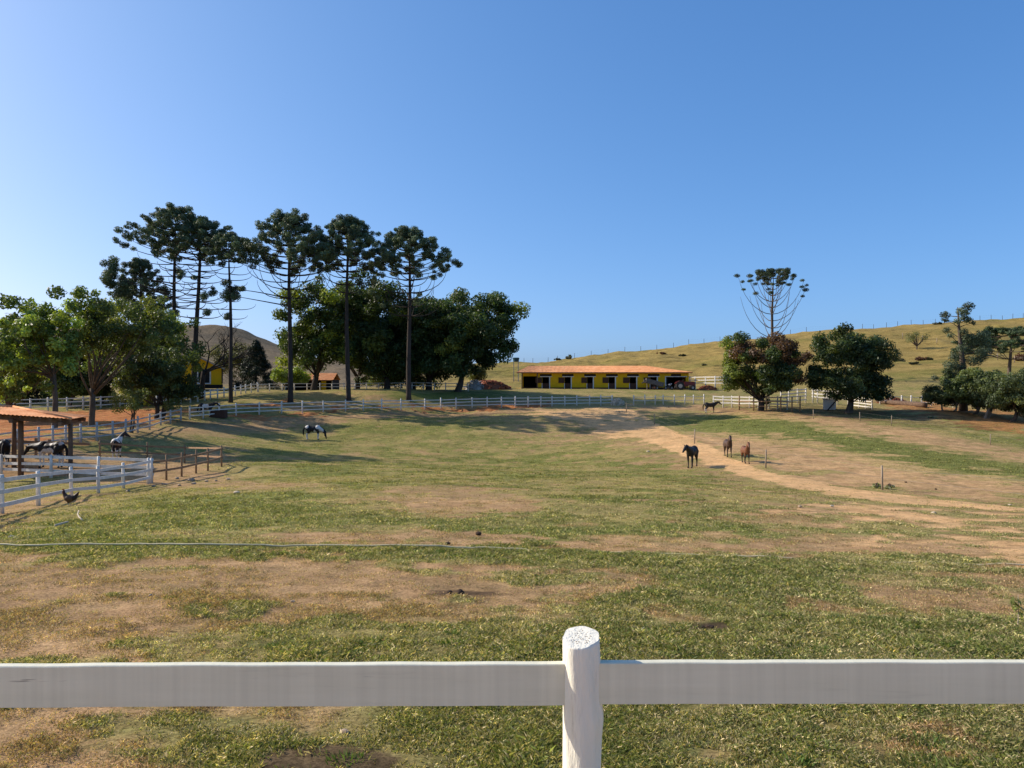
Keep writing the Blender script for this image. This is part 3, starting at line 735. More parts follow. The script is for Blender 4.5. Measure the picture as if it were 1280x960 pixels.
def stable():
    dL, dR = 140.0, 139.0
    xl = (652-640)/F*dL; xr = (861-640)/F*dR; L = xr-xl; zf = zpix(486.2, 139.5)
    root = empty('stable', (xl, dL, zf), math.atan2(dR-dL, xr-xl), 'long yellow horse stable with orange tile roof and a row of half doors', 'stable')
    Hh = 3.0; Dp = 9.0
    def lx(px): return (px-652)/F*139.6
    doors = [(678, 686.5), (706, 713.5), (734, 741), (761, 768.5), (787, 795), (812.5, 820.5)]
    # front wall pieces between the openings (door 2.15 m, slot vent above)
    mb = MB(); cuts = []
    for a, b in doors: cuts.append((lx(a), lx(b), 2.15))
    cuts.append((lx(832), lx(856.5), 2.15)); cuts.insert(0, (lx(654), lx(671), 2.45))
    x = 0.0
    for a, b, h in cuts:
        mb.box(((x+a)/2, .1, 1.15), (a-x, .2, 2.3)); x = b
    mb.box(((x+L)/2, .1, 1.15), (L-x, .2, 2.3))
    vz0, vz1 = 2.33, 2.68
    # band above, broken by vents
    x = 0.0; vents = []
    for a, b, h in cuts[1:]:
        w = 1.05; m = (a+b)/2; vents.append((m-w+.0 if b-a < 2 else m-.9, m+w if b-a < 2 else m+.9))
    for a, b in vents:
        mb.box(((x+a)/2, .1, 2.5), (a-x, .2, .4)); x = b
    mb.box(((x+L)/2, .1, 2.5), (L-x, .2, .4))
    mb.box((L/2, .1, 2.85), (L, .2, .3))
    for a, b, h in cuts[1:]: mb.box(((a+b)/2, .1, 2.225), (b-a-.002, .2, .15))
    mb.box((.1, Dp/2, 1.5), (.2, Dp-.4, 3.0)); mb.box((L-.1, Dp/2, 1.5), (.2, Dp-.4, 3.0)); mb.box((L/2, Dp-.1, 1.5), (L, .2, 3.0))
    mb.build('wall', M['yellow'], root)
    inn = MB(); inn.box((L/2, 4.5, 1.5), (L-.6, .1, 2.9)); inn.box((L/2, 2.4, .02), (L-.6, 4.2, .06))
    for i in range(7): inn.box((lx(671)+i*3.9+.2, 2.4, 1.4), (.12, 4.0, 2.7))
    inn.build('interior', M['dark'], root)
    MB().box((L/2, -.03, .12), (L+.1, .05, .30)).build('plinth', M['plinth'], root)
    for i, (a, b) in enumerate(doors):
        a, b = lx(a), lx(b); w = b-a
        d = MB(); d.box(((a+b)/2, .06, .52), (w-.06, .06, 1.04)); do = d.build('door', M['door'], root)
        lf_ = MB(); lf_.box((a-.52*w-.02, -.05, 1.58), (w*1.02, .05, 1.0)); lf_.build('upper_leaf', M['door'], do)
        fr = MB(); fr.box((b+.09, -.04, 1.1), (.18, .08, 2.2)); fr.box(((a+b)/2+.05, -.045, 2.24), (w+.95, .09, .14)); fr.box((a-.05, -.04, .52), (.1, .08, 1.04))
        fr.build('frame', M['white'], do)
    a, b = lx(832), lx(856.5)
    fr = MB(); fr.box(((a+b)/2, -.045, 2.23), (b-a+.4, .09, .12)); fr.box((a-.09, -.04, 1.05), (.18, .08, 2.1)); fr.build('frame', M['white'], root)
    for a, b in vents:
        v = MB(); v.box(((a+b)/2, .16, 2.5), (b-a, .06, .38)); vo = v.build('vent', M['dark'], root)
        s = MB()
        for k in range(4): s.box(((a+b)/2, .08, 2.34+k*.1), (b-a-.02, .05, .03))
        s.build('slat', M['door'], vo)
    # hipped tile roof
    ov = .65; e0 = -ov-.3; e1 = L+ov; z0 = 2.98; zr = 4.25; rl, rr_ = 1.2, L-7.0
    r = MB()
    A_, B_, C_, D_ = (e0, -ov, z0), (e1, -ov, z0), (e1, Dp+ov, z0), (e0, Dp+ov, z0); R0, R1 = (rl, Dp/2, zr), (rr_, Dp/2, zr)
    tile_face(r, A_, B_, R0, R1, .24, .04, 12); tile_face(r, C_, D_, R1, R0, .24, .04, 12)
    tile_face(r, B_, C_, R1, R1, .24, .04, 12); tile_face(r, D_, A_, R0, R0, .24, .04, 12)
    r.add([A_, B_, C_, D_], [(0, 1, 2, 3)])
    ro = r.build('roof', M['tile'], root)
    f = MB(); f.box(((e0+e1)/2, -ov+.06, z0-.07), (e1-e0-.1, .1, .13)); f.build('fascia', M['beam'], root)
    p = MB()
    MB().box((.1, -.75, 1.47), (.2, .2, 2.94)).build('post', M['beam'], root)
    MB().box((lx(671)+.1, -.75, 1.47), (.2, .2, 2.94)).build('post', M['beam'], root)
stable()

def gable_house():
    d = 126.0; xr = (276.5-640)/F*d; w = 9.0; zf = zpix(485.5, d)
    root = empty('house', (xr, d, zf), math.radians(19), 'yellow gabled house with a white framed dark window, half behind trees', 'house')
    h = 3.35; ap = 5.6
    wl = MB()
    wl.add([(-w, 0, .6), (0, 0, .6), (0, 0, h), (-w/2, 0, ap), (-w, 0, h), (-w, 9, .6), (0, 9, .6), (0, 9, h), (-w/2, 9, ap), (-w, 9, h)],
           [(0, 1, 2, 3, 4), (9, 8, 7, 6, 5), (1, 6, 7, 2), (5, 0, 4, 9)])
    wl.build('wall', M['yellow'], root)
    MB().box((-w/2, 4.5, .3), (w+.06, 9.06, .62)).build('plinth', M['dark'], root)
    rf_ = MB(); o = .55
    sl = (ap-h)/(w/2)
    for s in (0, 1):
        x0 = o if s == 0 else -w-o
        tile_face(rf_, (x0, -.7, h+.12-o*sl), (x0, 9.7, h+.12-o*sl), (-w/2, -.7, ap+.12), (-w/2, 9.7, ap+.12), .24, .04, 12)
    rf_.build('roof', M['tile'], root)
    bg = MB(); bg.beam((o, -.7, h-o*sl+.02), (-w/2, -.7, ap+.02), .06, .16); bg.beam((-w-o, -.7, h-o*sl+.02), (-w/2, -.7, ap+.02), .06, .16); bg.build('bargeboard', M['concrete'], root)
    win = MB(); win.box((-2.6, -.03, 1.9), (1.7, .05, 2.0)); wo = win.build('window', M['dark'], root)
    fr = MB(); fr.box((-1.66, -.06, 1.9), (.2, .12, 2.4)); fr.box((-3.54, -.06, 1.9), (.2, .12, 2.4)); fr.box((-2.6, -.06, 3.0), (1.68, .12, .2)); fr.box((-2.6, -.06, .8), (1.68, .12, .2))
    fr.build('frame', M['white'], wo)
    pr = MB(); pr.box((.05, 4, 2.2), (.1, 5, 2.6)); pr.build('side_door', M['door'], root)
    pv = MB(); pv.box((-3.5, -2.2, -.15), (9, 3.8, .12)); pv.build('terrace', M['concrete'], root)
gable_house()

def shed():
    d = 132.0; x0 = (356-640)/F*d; x1 = (415.5-640)/F*d; L = x1-x0; zf = zpix(488, d); ze = zpix(475.3, d)-zf; zr = zpix(466.6, d+2.6)-zf
    root = empty('open_shed', (x0, d, zf), 0, 'low open shed with reddish tile roof and one yellow pillar', 'shed')
    r = MB(); tile_face(r, (-.2, -.4, ze), (L+.2, -.4, ze), (-.2, 2.6, zr), (L+.2, 2.6, zr), .24, .05, 8); tile_face(r, (L+.2, 5.6, ze), (-.2, 5.6, ze), (L+.2, 2.6, zr), (-.2, 2.6, zr), .24, .05, 8)
    r.build('roof', M['tile'], root)
    MB().box((L-1.5, .1, ze/2), (.75, .2, ze)).build('pillar', M['yellow'], root)
    MB().box((L-.05, .1, ze/2), (.2, .2, ze)).build('pillar', M['concrete'], root)
    MB().box((.1, .1, ze/2), (.2, .2, ze)).build('pillar', M['concrete'], root)
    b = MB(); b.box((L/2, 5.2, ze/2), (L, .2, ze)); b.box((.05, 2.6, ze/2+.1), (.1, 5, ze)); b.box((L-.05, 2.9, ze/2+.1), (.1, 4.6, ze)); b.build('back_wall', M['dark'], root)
    MB().box((L/2, .0, ze-.05), (L+.2, .12, .16)).build('beam', M['beam'], root)
shed()

def shelter():
    nr = Vector(((89-640)/F*42.5, 42.5, zpix(524.4, 42.5))); fr_ = Vector(((112-640)/F*46.8, 46.8, zpix(520.6, 46.8)))
    nl = Vector(((-60-640)/F*41.2, 41.2, zpix(514.5, 41.2))); fl = nl+(fr_-nr)
    rr_ = Vector(((16-640)/F*44.6, 44.6, zpix(509.4, 44.6))); rl = Vector(((-75-640)/F*43.9, 43.9, zpix(507.2, 43.9)))
    g = Hs(nr.x, nr.y); o = Vector((nr.x, nr.y, g))
    root = empty('horse_shelter', o, 0, 'open horse shelter with orange clay tile roof on thick wooden posts', 'shelter')
    r = MB()
    tile_face(r, nl-o, nr-o, rl-o, rr_-o, .20, .045, 14); tile_face(r, nr-o, fr_-o, rr_-o, rr_-o, .20, .045, 14); tile_face(r, fr_-o, fl-o, rr_-o, rl-o, .20, .045, 14)
    r.build('roof', M['tile'], root, smooth=False)
    cap = MB(); 
    cap.tube([rl-o+Vector((0, 0, .05)), rr_-o+Vector((0, 0, .05))], .09, 8); cap.tube([rr_-o+Vector((0, 0, .05)), nr-o+Vector((0, 0, .05))], .08, 8); cap.build('ridge_tiles', M['tile'], root, smooth=True)
    e = (nl-nr).normalized(); s = (fr_-nr).normalized()
    def under(p): return p-o-Vector((0, 0, .16))
    MB().beam(under(nr+s*.45+e*.1), under(nl+s*.45), .16, .24).build('beam', M['beam'], root)
    MB().beam(under(fr_-s*.6+e*.1), under(fl-s*.6), .16, .22).build('beam', M['beam'], root)
    MB().beam(under(nr+e*.55-s*.1)-Vector((0, 0, .12)), under(fr_+e*.55+s*.1)-Vector((0, 0, .12)), .16, .2).build('beam', M['beam'], root)
    MB().beam(under(nr+e*2.95-s*.1)-Vector((0, 0, .14)), under(fr_+e*2.95+s*.1)-Vector((0, 0, .1)), .16, .2).build('beam', M['beam'], root)
    raf = MB()
    for k in range(17):
        t = k*.5; raf.beam(under(nr+e*t)+Vector((0, 0, .10)), under((rr_ if t > 3.9 else rr_.lerp(nr+e*3.9, .4))*1.0 if t > 3.9 else nr.lerp(rr_, .8)+e*t*.2)+Vector((0, 0, .10)), .06, .1)
    raf.build('rafters', M['beam'], root)
    for (px, d, top, w) in ((26, 43.0, 526.5, .145), (88, 43.1, 530.0, .12), (17.5, 46.0, 524.5, .13), (-45, 42.0, 521, .15)):
        b = at(px, d)-o; zt = zpix(top, d)-o.z
        MB().tube([(b.x, b.y, b.z-.2), (b.x+.01, b.y, (b.z+zt)/2), (b.x, b.y, zt+.06)], [w*1.05, w, w*.95], 9).build('post', M['beam'], root, smooth=True)
    rl_ = MB(); a = at(-30, 47.5)-o; b = at(112, 49)-o
    MB().beam(a+Vector((0, 0, 1.15)), b+Vector((0, 0, 1.1)), .06, .16).build('back_rail', M['brown_fence'], root)
    for px in (45, 62, 78): 
        q = at(px, 48.3)-o; MB().box((q.x, q.y, q.z+.6), (.12, .12, 1.3)).build('rail_post', M['brown_fence'], root)
shelter()

# ------------------------------------------------------------------ farm things
def tractor():
    d = 136.5; c = at(855, d)
    root = empty('tractor', c, math.radians(-4), 'old dark red tractor with pale wheel rims parked before the stable', 'tractor')
    b = MB(); b.box((.95, 0, 1.12), (1.7, .62, .62)); b.box((1.85, 0, 1.0), (.12, .6, .75)); b.box((.0, 0, .85), (1.5, .5, .45)); b.box((.95, 0, 1.46), (1.5, .5, .08))
    b.build('body', M['tractor_red'], root)
    for s in (-1, 1):
        f = MB()
        for k in range(7):
            a = math.radians(10+k*22); f.box((-.75+.85*math.cos(a), s*.72, .74+.85*math.sin(a)), (.34, .36, .06), M=Matrix.Rotation(-a+math.pi/2, 3, 'Y'))
        f.build('fender', M['tractor_red'], root)
        t = MB().disc_wheel((-.75, s*.78, .72), .74, .36, (0, 1, 0), 24, .36).build('rear_wheel', M['rubber'], root)
        MB().disc_wheel((-.75, s*.80, .72), .40, .30, (0, 1, 0), 20).build('rim', M['rim'], t)
        t = MB().disc_wheel((1.45, s*.62, .42), .42, .2, (0, 1, 0), 20, .2).build('front_wheel', M['rubber'], root)
        MB().disc_wheel((1.45, s*.63, .42), .23, .18, (0, 1, 0), 16).build('rim', M['rim'], t)
    e = MB(); e.tube([(1.2, .2, 1.4), (1.2, .2, 2.05)], .045, 8); e.build('exhaust', M['steel'], root)
    st = MB(); st.box((-.55, 0, 1.2), (.5, .5, .12)); st.box((-.82, 0, 1.45), (.1, .5, .45)); st.build('seat', M['rubber'], root)
    w = MB(); w.tube([(.1, 0, 1.35), (-.15, 0, 1.7)], .03, 6); w.disc_wheel((-.17, 0, 1.72), .24, .04, (-.5, 0, .8), 16, .18); w.build('steering_wheel', M['rubber'], root)
    ax = MB(); ax.box((1.45, 0, .45), (.12, 1.1, .12)); ax.box((-1.35, 0, .55), (.5, .7, .12)); ax.build('axle', M['steel'], root)
tractor()

def trailer():
    d = 137.0; c = at(818, d)
    root = empty('dump_trailer', c, math.radians(-3), 'grey tipping farm trailer tilted down beside the tractor', 'trailer')
    R = Matrix.Rotation(math.radians(14), 3, 'Y')
    b = MB(); o = Vector((0, 0, 1.25))
    b.box(o+R @ Vector((0, 0, -.35)), (3.1, 1.6, .1), M=R); b.box(o+R @ Vector((0, -.8, 0)), (3.1, .08, .75), M=R); b.box(o+R @ Vector((0, .8, 0)), (3.1, .08, .75), M=R)
    b.box(o+R @ Vector((-1.55, 0, 0)), (.08, 1.6, .75), M=R); b.box(o+R @ Vector((1.55, 0, 0)), (.08, 1.6, .75), M=R)
    for k in range(5): b.box(o+R @ Vector((-1.4+k*.7, -.86, 0)), (.08, .06, .72), M=R)
    b.build('bed', M['steel'], root)
    for s in (-1, 1):
        t = MB().disc_wheel((-.1, s*.75, .36), .38, .2, (0, 1, 0), 20, .18).build('wheel', M['rubber'], root); MB().disc_wheel((-.1, s*.77, .36), .2, .17, (0, 1, 0), 14).build('rim', M['brickred'], t)
    h = MB(); h.beam((-.1, 0, .5), (1.2, 0, .6), .2, .15); h.beam((-1.6, 0, 1.5), (-2.2, 0, 1.15), .14, .2); h.box((-1.75, -.3, 1.55), (.3, .5, .5)); h.build('chassis', M['steel'], root)
    MB().beam((-1.3, .0, .0), (-1.3, .0, 1.3), .1, .1).build('prop', M['rim'], root)
trailer()

def motorbike():
    c = at(836, 137.6)
    root = empty('motorbike', c, math.radians(20), 'small white and dark motorbike standing between the trailer and tractor', 'motorbike')
    for x in (-.62, .62):
        t = MB().disc_wheel((x, 0, .31), .31, .1, (0, 1, 0), 20, .22).build('wheel', M['rubber'], root); MB().disc_wheel((x, 0, .31), .20, .05, (0, 1, 0), 16).build('rim', M['rim'], t)
    b = MB(); b.tube([(.62, 0, .31), (.45, 0, .75), (.32, 0, 1.05)], .04, 6); b.tube([(-.62, 0, .31), (0, 0, .4), (.4, 0, .8)], .06, 6); b.box((-.02, 0, .45), (.4, .25, .3)); b.build('frame', M['steel'], root)
    t = MB(); t.tube([(.35, 0, .85), (.1, 0, .9), (-.1, 0, .82)], [.1, .15, .1], 8); t.tube([(.5, 0, 1.0), (.42, 0, 1.1)], [.16, .1], 8); t.tube([(-.45, 0, .85), (-.75, 0, .8)], [.1, .07], 8); t.build('tank', M['white'], root)
    s = MB(); s.tube([(-.05, 0, .84), (-.4, 0, .86), (-.6, 0, .9)], [.1, .12, .08], 8); s.build('seat', M['rubber'], root)
    h = MB(); h.tube([(.3, -.36, 1.1), (.34, 0, 1.05), (.3, .36, 1.1)], .022, 6); h.build('handlebar', M['steel'], root)
motorbike()

def heap(name, c, rx, ry, h, mat, label, cat, n=90, size=(.35, .12, .25), group=None, seed=0, vertical=False):
    rr = random.Random(seed); mb = MB()
    # mound underneath, then loose pieces on it, all one heap
    vs = [(0, 0, h*.75)]; fs = []; K = 16
    for j, (q, zz) in enumerate(((.35, .68), (.7, .38), (1.0, -.05))):
        for k in range(K):
            t = 2*math.pi*k/K; s = q*rr.uniform(.85, 1.1)
            vs.append((rx*s*math.cos(t), ry*s*math.sin(t), h*zz*rr.uniform(.85, 1.1)))
    for k in range(K):
        fs.append((0, 1+k, 1+(k+1) % K))
        for j in range(2): fs.append((1+j*K+k, 1+(j+1)*K+k, 1+(j+1)*K+(k+1) % K, 1+j*K+(k+1) % K))
    mb.add(vs, fs)
    for i in range(n):
        t = rr.uniform(0, 6.28); q = math.sqrt(rr.random())*.95
        z = h*.72*(1-q*q)
        Mx = Matrix.Rotation(rr.uniform(0, 3.1), 3, 'Z') @ Matrix.Rotation(rr.uniform(-.5, .5) if not vertical else rr.uniform(1.2, 1.8), 3, 'X') @ Matrix.Rotation(rr.uniform(-.4, .4), 3, 'Y')
        mb.box((rx*q*math.cos(t), ry*q*math.sin(t), z+rr.uniform(0, .12)), tuple(s*rr.uniform(.6, 1.3) for s in size), M=Mx)
    o = mb.build(name, mat); o.location = c; tag(o, label, cat, group); return o
heap('tile_heap', at(884, 137), 1.9, .9, 1.05, M['brickred'], 'rusty red heap of clay tiles at the nose of the tractor', 'heap', 140, (.45, .06, .25), seed=2, vertical=True)
heap('rubble_heap', at(610, 131), 4.0, 2.0, 2.0, M['brickred'], 'red rubble heap between the dark trees and the stable', 'heap', 160, (.5, .3, .2), seed=4)
heap('plank_heap', at(593, 129), 1.6, 1.0, 2.1, M['grey_fence'], 'pile of pale broken boards beside the red rubble', 'heap', 60, (1.4, .15, .05), seed=5)
heap('stone_heap', P(772, 506.5), 1.0, .7, 1.05, M['boulder'], 'pale heap of stones against the white fence end', 'heap', 60, (.4, .3, .3), seed=6)
heap('brick_stack', at(1116, 109), 2.2, .6, 1.1, M['brickred'], 'dark red brick stack behind the white posts near the log', 'heap', 120, (.3, .15, .15), seed=7)

def log():
    a = P(1098, 504); b = P(1157, 509.5)
    root = a; mb = MB(); pts = []; rad = []; k = 14
    for i in range(k+1):
        t = i/k; p = a.lerp(b, t)-a; p.z = Hs(p.x+a.x, p.y+a.y)-a.z+.30+random.uniform(-.03, .03)
        pts.append(p); rad.append(.30+.07*t+random.uniform(-.02, .03))
    mb.tube(pts, rad, 12); o = mb.build('fallen_log', M['log'], smooth=True); o.location = a
    tag(o, 'thick brown fallen log on the bare slope at the right', 'log')
    mb = MB()
    for i in range(3): mb.tube([pts[5+i*3], pts[5+i*3]+Vector((.1, -.2, .45))], [.08, .04], 6)
    mb.build('branch_stub', M['log'], o)
log()

def block():
    c = P(1037, 511.5)
    root = empty('whitewashed_block', c, math.radians(-30), 'whitewashed square masonry block under the dark mango tree', 'water tank')
    b = MB(); b.box((0, 0, .62), (1.35, 1.5, 1.34)); b.build('wall', M['white'], root)
    MB().box((0, 0, 1.33), (1.5, 1.65, .12)).build('lid', M['concrete'], root)
    p = MB(); q = P(1033.5, 513); t = Vector((c.x+.75, c.y-1.0, c.z+1.5)); p.tube([Vector((0, 0, -.1)), (t-q)*.5+Vector((.04, 0, 0)), t-q], [.09, .085, .07], 8)
    o = p.build('leaning_pole', M['bark_dark'], smooth=True); o.location = q; tag(o, 'dark pole leaning across the whitewashed block', 'pole')
block()

def water_tank():
    d = 175.0; c = hp(645, d); zt = zpix(447, d)-c.z; zb = zpix(452.2, d)-c.z
    root = empty('water_tank', c, 0, 'dark teal water tank on a stand behind the stable roof', 'water tank')
    MB().tube([(0, 0, zb), (0, 0, zb+.6), (0, 0, zt-.12), (0, 0, zt)], [.62, .72, .80, .6], 18).build('barrel', M['tank'], root, smooth=False)
    for x, y in ((-.5, -.5), (.5, -.5), (-.5, .5), (.5, .5)): MB().box((x, y, zb/2-.2), (.16, .16, zb+.4)).build('leg', M['concrete'], root)
water_tank()

def trough():
    c = P(273, 521.5)
    root = empty('feed_trough', c, math.radians(4), 'dark brick feed trough in front of a black and white horse', 'trough')
    b = MB(); b.box((0, -.5, .35), (1.4, .12, .85)); b.box((0, .5, .35), (1.4, .12, .85)); b.box((-.76, 0, .35), (.12, 1.12, .85)); b.box((.76, 0, .35), (.12, 1.12, .85)); b.box((0, 0, .1), (1.4, .88, .2))
    b.build('wall', M['plinth'], root)
    MB().box((0, 0, .5), (1.39, .87, .2)).build('feed', M['stick'], root)
trough()

def hose():
    pts = []
    for px, py in ((-80, 683), (0, 683), (40, 683.6), (100, 683), (175, 682.8), (250, 684), (330, 684), (400, 683.8), (450, 684.4), (540, 685.6), (600, 686), (660, 687), (720, 688.5), (780, 690), (840, 691.5), (920, 694.5), (1000, 697.5), (1060, 699.5), (1120, 702), (1200, 704.3), (1290, 706.5), (1380, 709)):
        p = P(px, py); pts.append(p)
    fine = []
    for i in range(len(pts)-1):
        for k in range(6):
            q = pts[i].lerp(pts[i+1], k/6); q.y += .004*math.sin(q.x*2.1); sink = .012+.008*math.sin(q.x*1.3)+.062*sstep(-2.0, 1.2, q.x)
            q.z = float(G(q.x, q.y)[0])+.045-max(-.01, sink)*.7
            fine.append(q)
    o0 = fine[0].copy()
    o = MB().tube([p-o0 for p in fine], .017, 8).build('water_hose', M['hose'], smooth=True); o.location = o0
    tag(o, 'pale water hose lying straight across the dry grass', 'hose')
hose()

def stone(name, p, r, label, mat, cat, group=None, seed=0, flat=.6):
    rr = random.Random(seed); bm = bmesh.new(); bmesh.ops.create_icosphere(bm, subdivisions=2, radius=1)
    r *= .72
    ax = [rr.uniform(.75, 1.3), rr.uniform(.7, 1.1), flat*rr.uniform(.8, 1.2)]
    for v in bm.verts:
        k = 1+.28*(float(vnoise(np.array(v.co.x*1.7+seed), np.array(v.co.y*1.7+v.co.z*2.1), seed))-.5)*2
        v.co = Vector((v.co.x*ax[0], v.co.y*ax[1], v.co.z*ax[2]))*r*k
    me = bpy.data.meshes.new(name); bm.to_mesh(me); bm.free(); me.materials.append(mat)
    o = bpy.data.objects.new(name, me); link(o); o.location = (p.x, p.y, float(G(p.x, p.y)[0])+r*flat*.35); o.rotation_euler = (0, 0, rr.uniform(0, 3))
    tag(o, label, cat, group); return o
SG = 'stones lying by the brown pen'
for i, (px, py, r, lb) in enumerate(((239, 600.5, .22, 'largest dark topped stone at the foot of the brown pen'), (221, 599, .16, 'stone beside the second brown pen post'), (208, 605, .13, 'small stone under the end post of the brown pen'),
        (242, 606, .13, 'flat stone just in front of the largest pen stone'), (224, 607.5, .12, 'small pale stone in front of the second brown post'), (258, 602, .14, 'stone by the third brown pen post'),
        (270, 601.5, .12, 'stone near the fourth brown pen post'), (285, 600, .13, 'pale stone past the outer corner of the brown pen'), (203, 604, .11, 'pale stone between the white corner post and brown pen'),
        (192, 608, .14, 'pale stone beside the white pen corner post'), (160, 614, .15, 'flat pale stone at the foot of the white pen rails'))):
    stone('field_stone', P(px, py), r, lb, M['stone'], 'stone', SG, 20+i)
FG = 'pale stones scattered on the pasture'
for i, (px, py, r, lb) in enumerate(((443, 549.5, .16, 'white stone right of the grazing pinto'), (296, 615.5, .16, 'long pale stone on the green patch right of the pen'), (416, 537, .14, 'white stone behind the grazing pinto'), (810, 564.5, .20, 'pale stone left of the black horse'),
        (14, 671.5, .07, 'pale stone near the hose at the left edge'), (1040, 633.5, .10, 'pale stone on the dry ground below the track'), (1167, 641, .11, 'light stone on the bare slope right of the tall tan post'), (1262, 631, .12, 'light stone on the track at the right edge'),
        (430, 914, .045, 'small stone in the grass under the left rail'), (188, 745, .035, 'small stone in the brown patch above the left rail'), (366, 751.5, .04, 'tiny white stone above the left rail'), (1000, 634.5, .09, 'small stone beside the curve of the track'))):
    stone('field_stone', P(px, py), r, lb, M['stone'] if i > 7 else M['boulder'], 'stone', FG, 50+i, .5)
CG = 'dark clods on the pasture'
for i, (px, py, r, lb) in enumerate(((575, 743, .085, 'largest dark clod in the bare patch left of the post'), (562, 742, .055, 'dark clod touching the largest clod'), (598, 667.5, .11, 'dark clod standing on the dry strip behind the hose'), (560, 679, .07, 'low dark clod just behind the hose'),
        (888, 783, .05, 'dark dung clod in the grass above the right rail'), (878, 784, .035, 'smaller dung clod beside another above the right rail'), (1082, 757, .05, 'dark clod at the edge of the dry right patch'), (697, 668, .07, 'flat dark clod among green tufts behind the hose'), (836, 509, .2, 'dark clod on the bare ground below the fence'),
        (774, 515.5, .2, 'dark clod on the sandy mound at the head of the track'), (1132, 604, .13, 'dark clod right of the tall tan post'), (1170, 612, .12, 'dark clod farther right of the tall tan post'))):
    stone('dung_clod', P(px, py), r, lb, M['clod'], 'clod', CG, 80+i, .55)

def stick(pts, rad, label):
    w = [P(px, py) for px, py in pts]; o0 = w[0].copy()
    ln = [p-o0+Vector((0, 0, .05+.02*i)) for i, p in enumerate(w)]
    o = MB().tube(ln, [rad*(1-.4*i/len(ln)) for i in range(len(ln))], 7).build('pale_stick', M['stick'], smooth=True); o.location = o0; tag(o, label, 'stick', 'pale sticks by the pen')
stick([(103, 652.5), (99, 650), (97, 647), (98.5, 643)], .02, 'crooked white stick on the grass below the hen')
stick([(69, 659.5), (76, 658.6), (85, 657)], .028, 'straight pale stick on the bare ground left of the crooked stick')

# ------------------------------------------------------------------ animals
def organic(name, blobs, chains, parent, colour, mat, voxel=.03, smooth=3):
    """one continuous body grown from overlapping balls"""
    bm = bmesh.new()
    def ball(c, r, R=None):
        geo = bmesh.ops.create_icosphere(bm, subdivisions=2, radius=1)
        for v in geo['verts']:
            q = Vector((v.co.x*r[0], v.co.y*r[1], v.co.z*r[2]))
            if R is not None: q = R @ q
            v.co = q+Vector(c)
    for b in blobs: ball(*b)
    for ch in chains:
        for (p0, r0), (p1, r1) in zip(ch[:-1], ch[1:]):
            p0 = Vector(p0); p1 = Vector(p1); L = (p1-p0).length; n = max(2, int(L/(min(r0, r1)*.45))+1)
            for i in range(n+1):
                t = i/n; r = r0+(r1-r0)*t; ball(p0.lerp(p1, t), (r, r, r))
    me = bpy.data.meshes.new(name); bm.to_mesh(me); bm.free()
    o = bpy.data.objects.new(name, me); link(o, parent)
    m = o.modifiers.new('r', 'REMESH'); m.mode = 'VOXEL'; m.voxel_size = voxel
    s = o.modifiers.new('s', 'SMOOTH'); s.iterations = smooth; s.factor = .5
    dg = bpy.context.evaluated_depsgraph_get(); me2 = bpy.data.meshes.new_from_object(o.evaluated_get(dg))
    o.modifiers.clear(); o.data = me2; me2.name = name
    me2.polygons.foreach_set('use_smooth', [True]*len(me2.polygons))
    at_ = me2.color_attributes.new('tint', 'FLOAT_COLOR', 'POINT')
    arr = np.ones((len(me2.vertices), 4), np.float32)
    for i, v in enumerate(me2.vertices): arr[i, :3] = colour(v.co)
    at_.data.foreach_set('color', arr.ravel())
    me2.materials.clear(); me2.materials.append(mat)
    return o

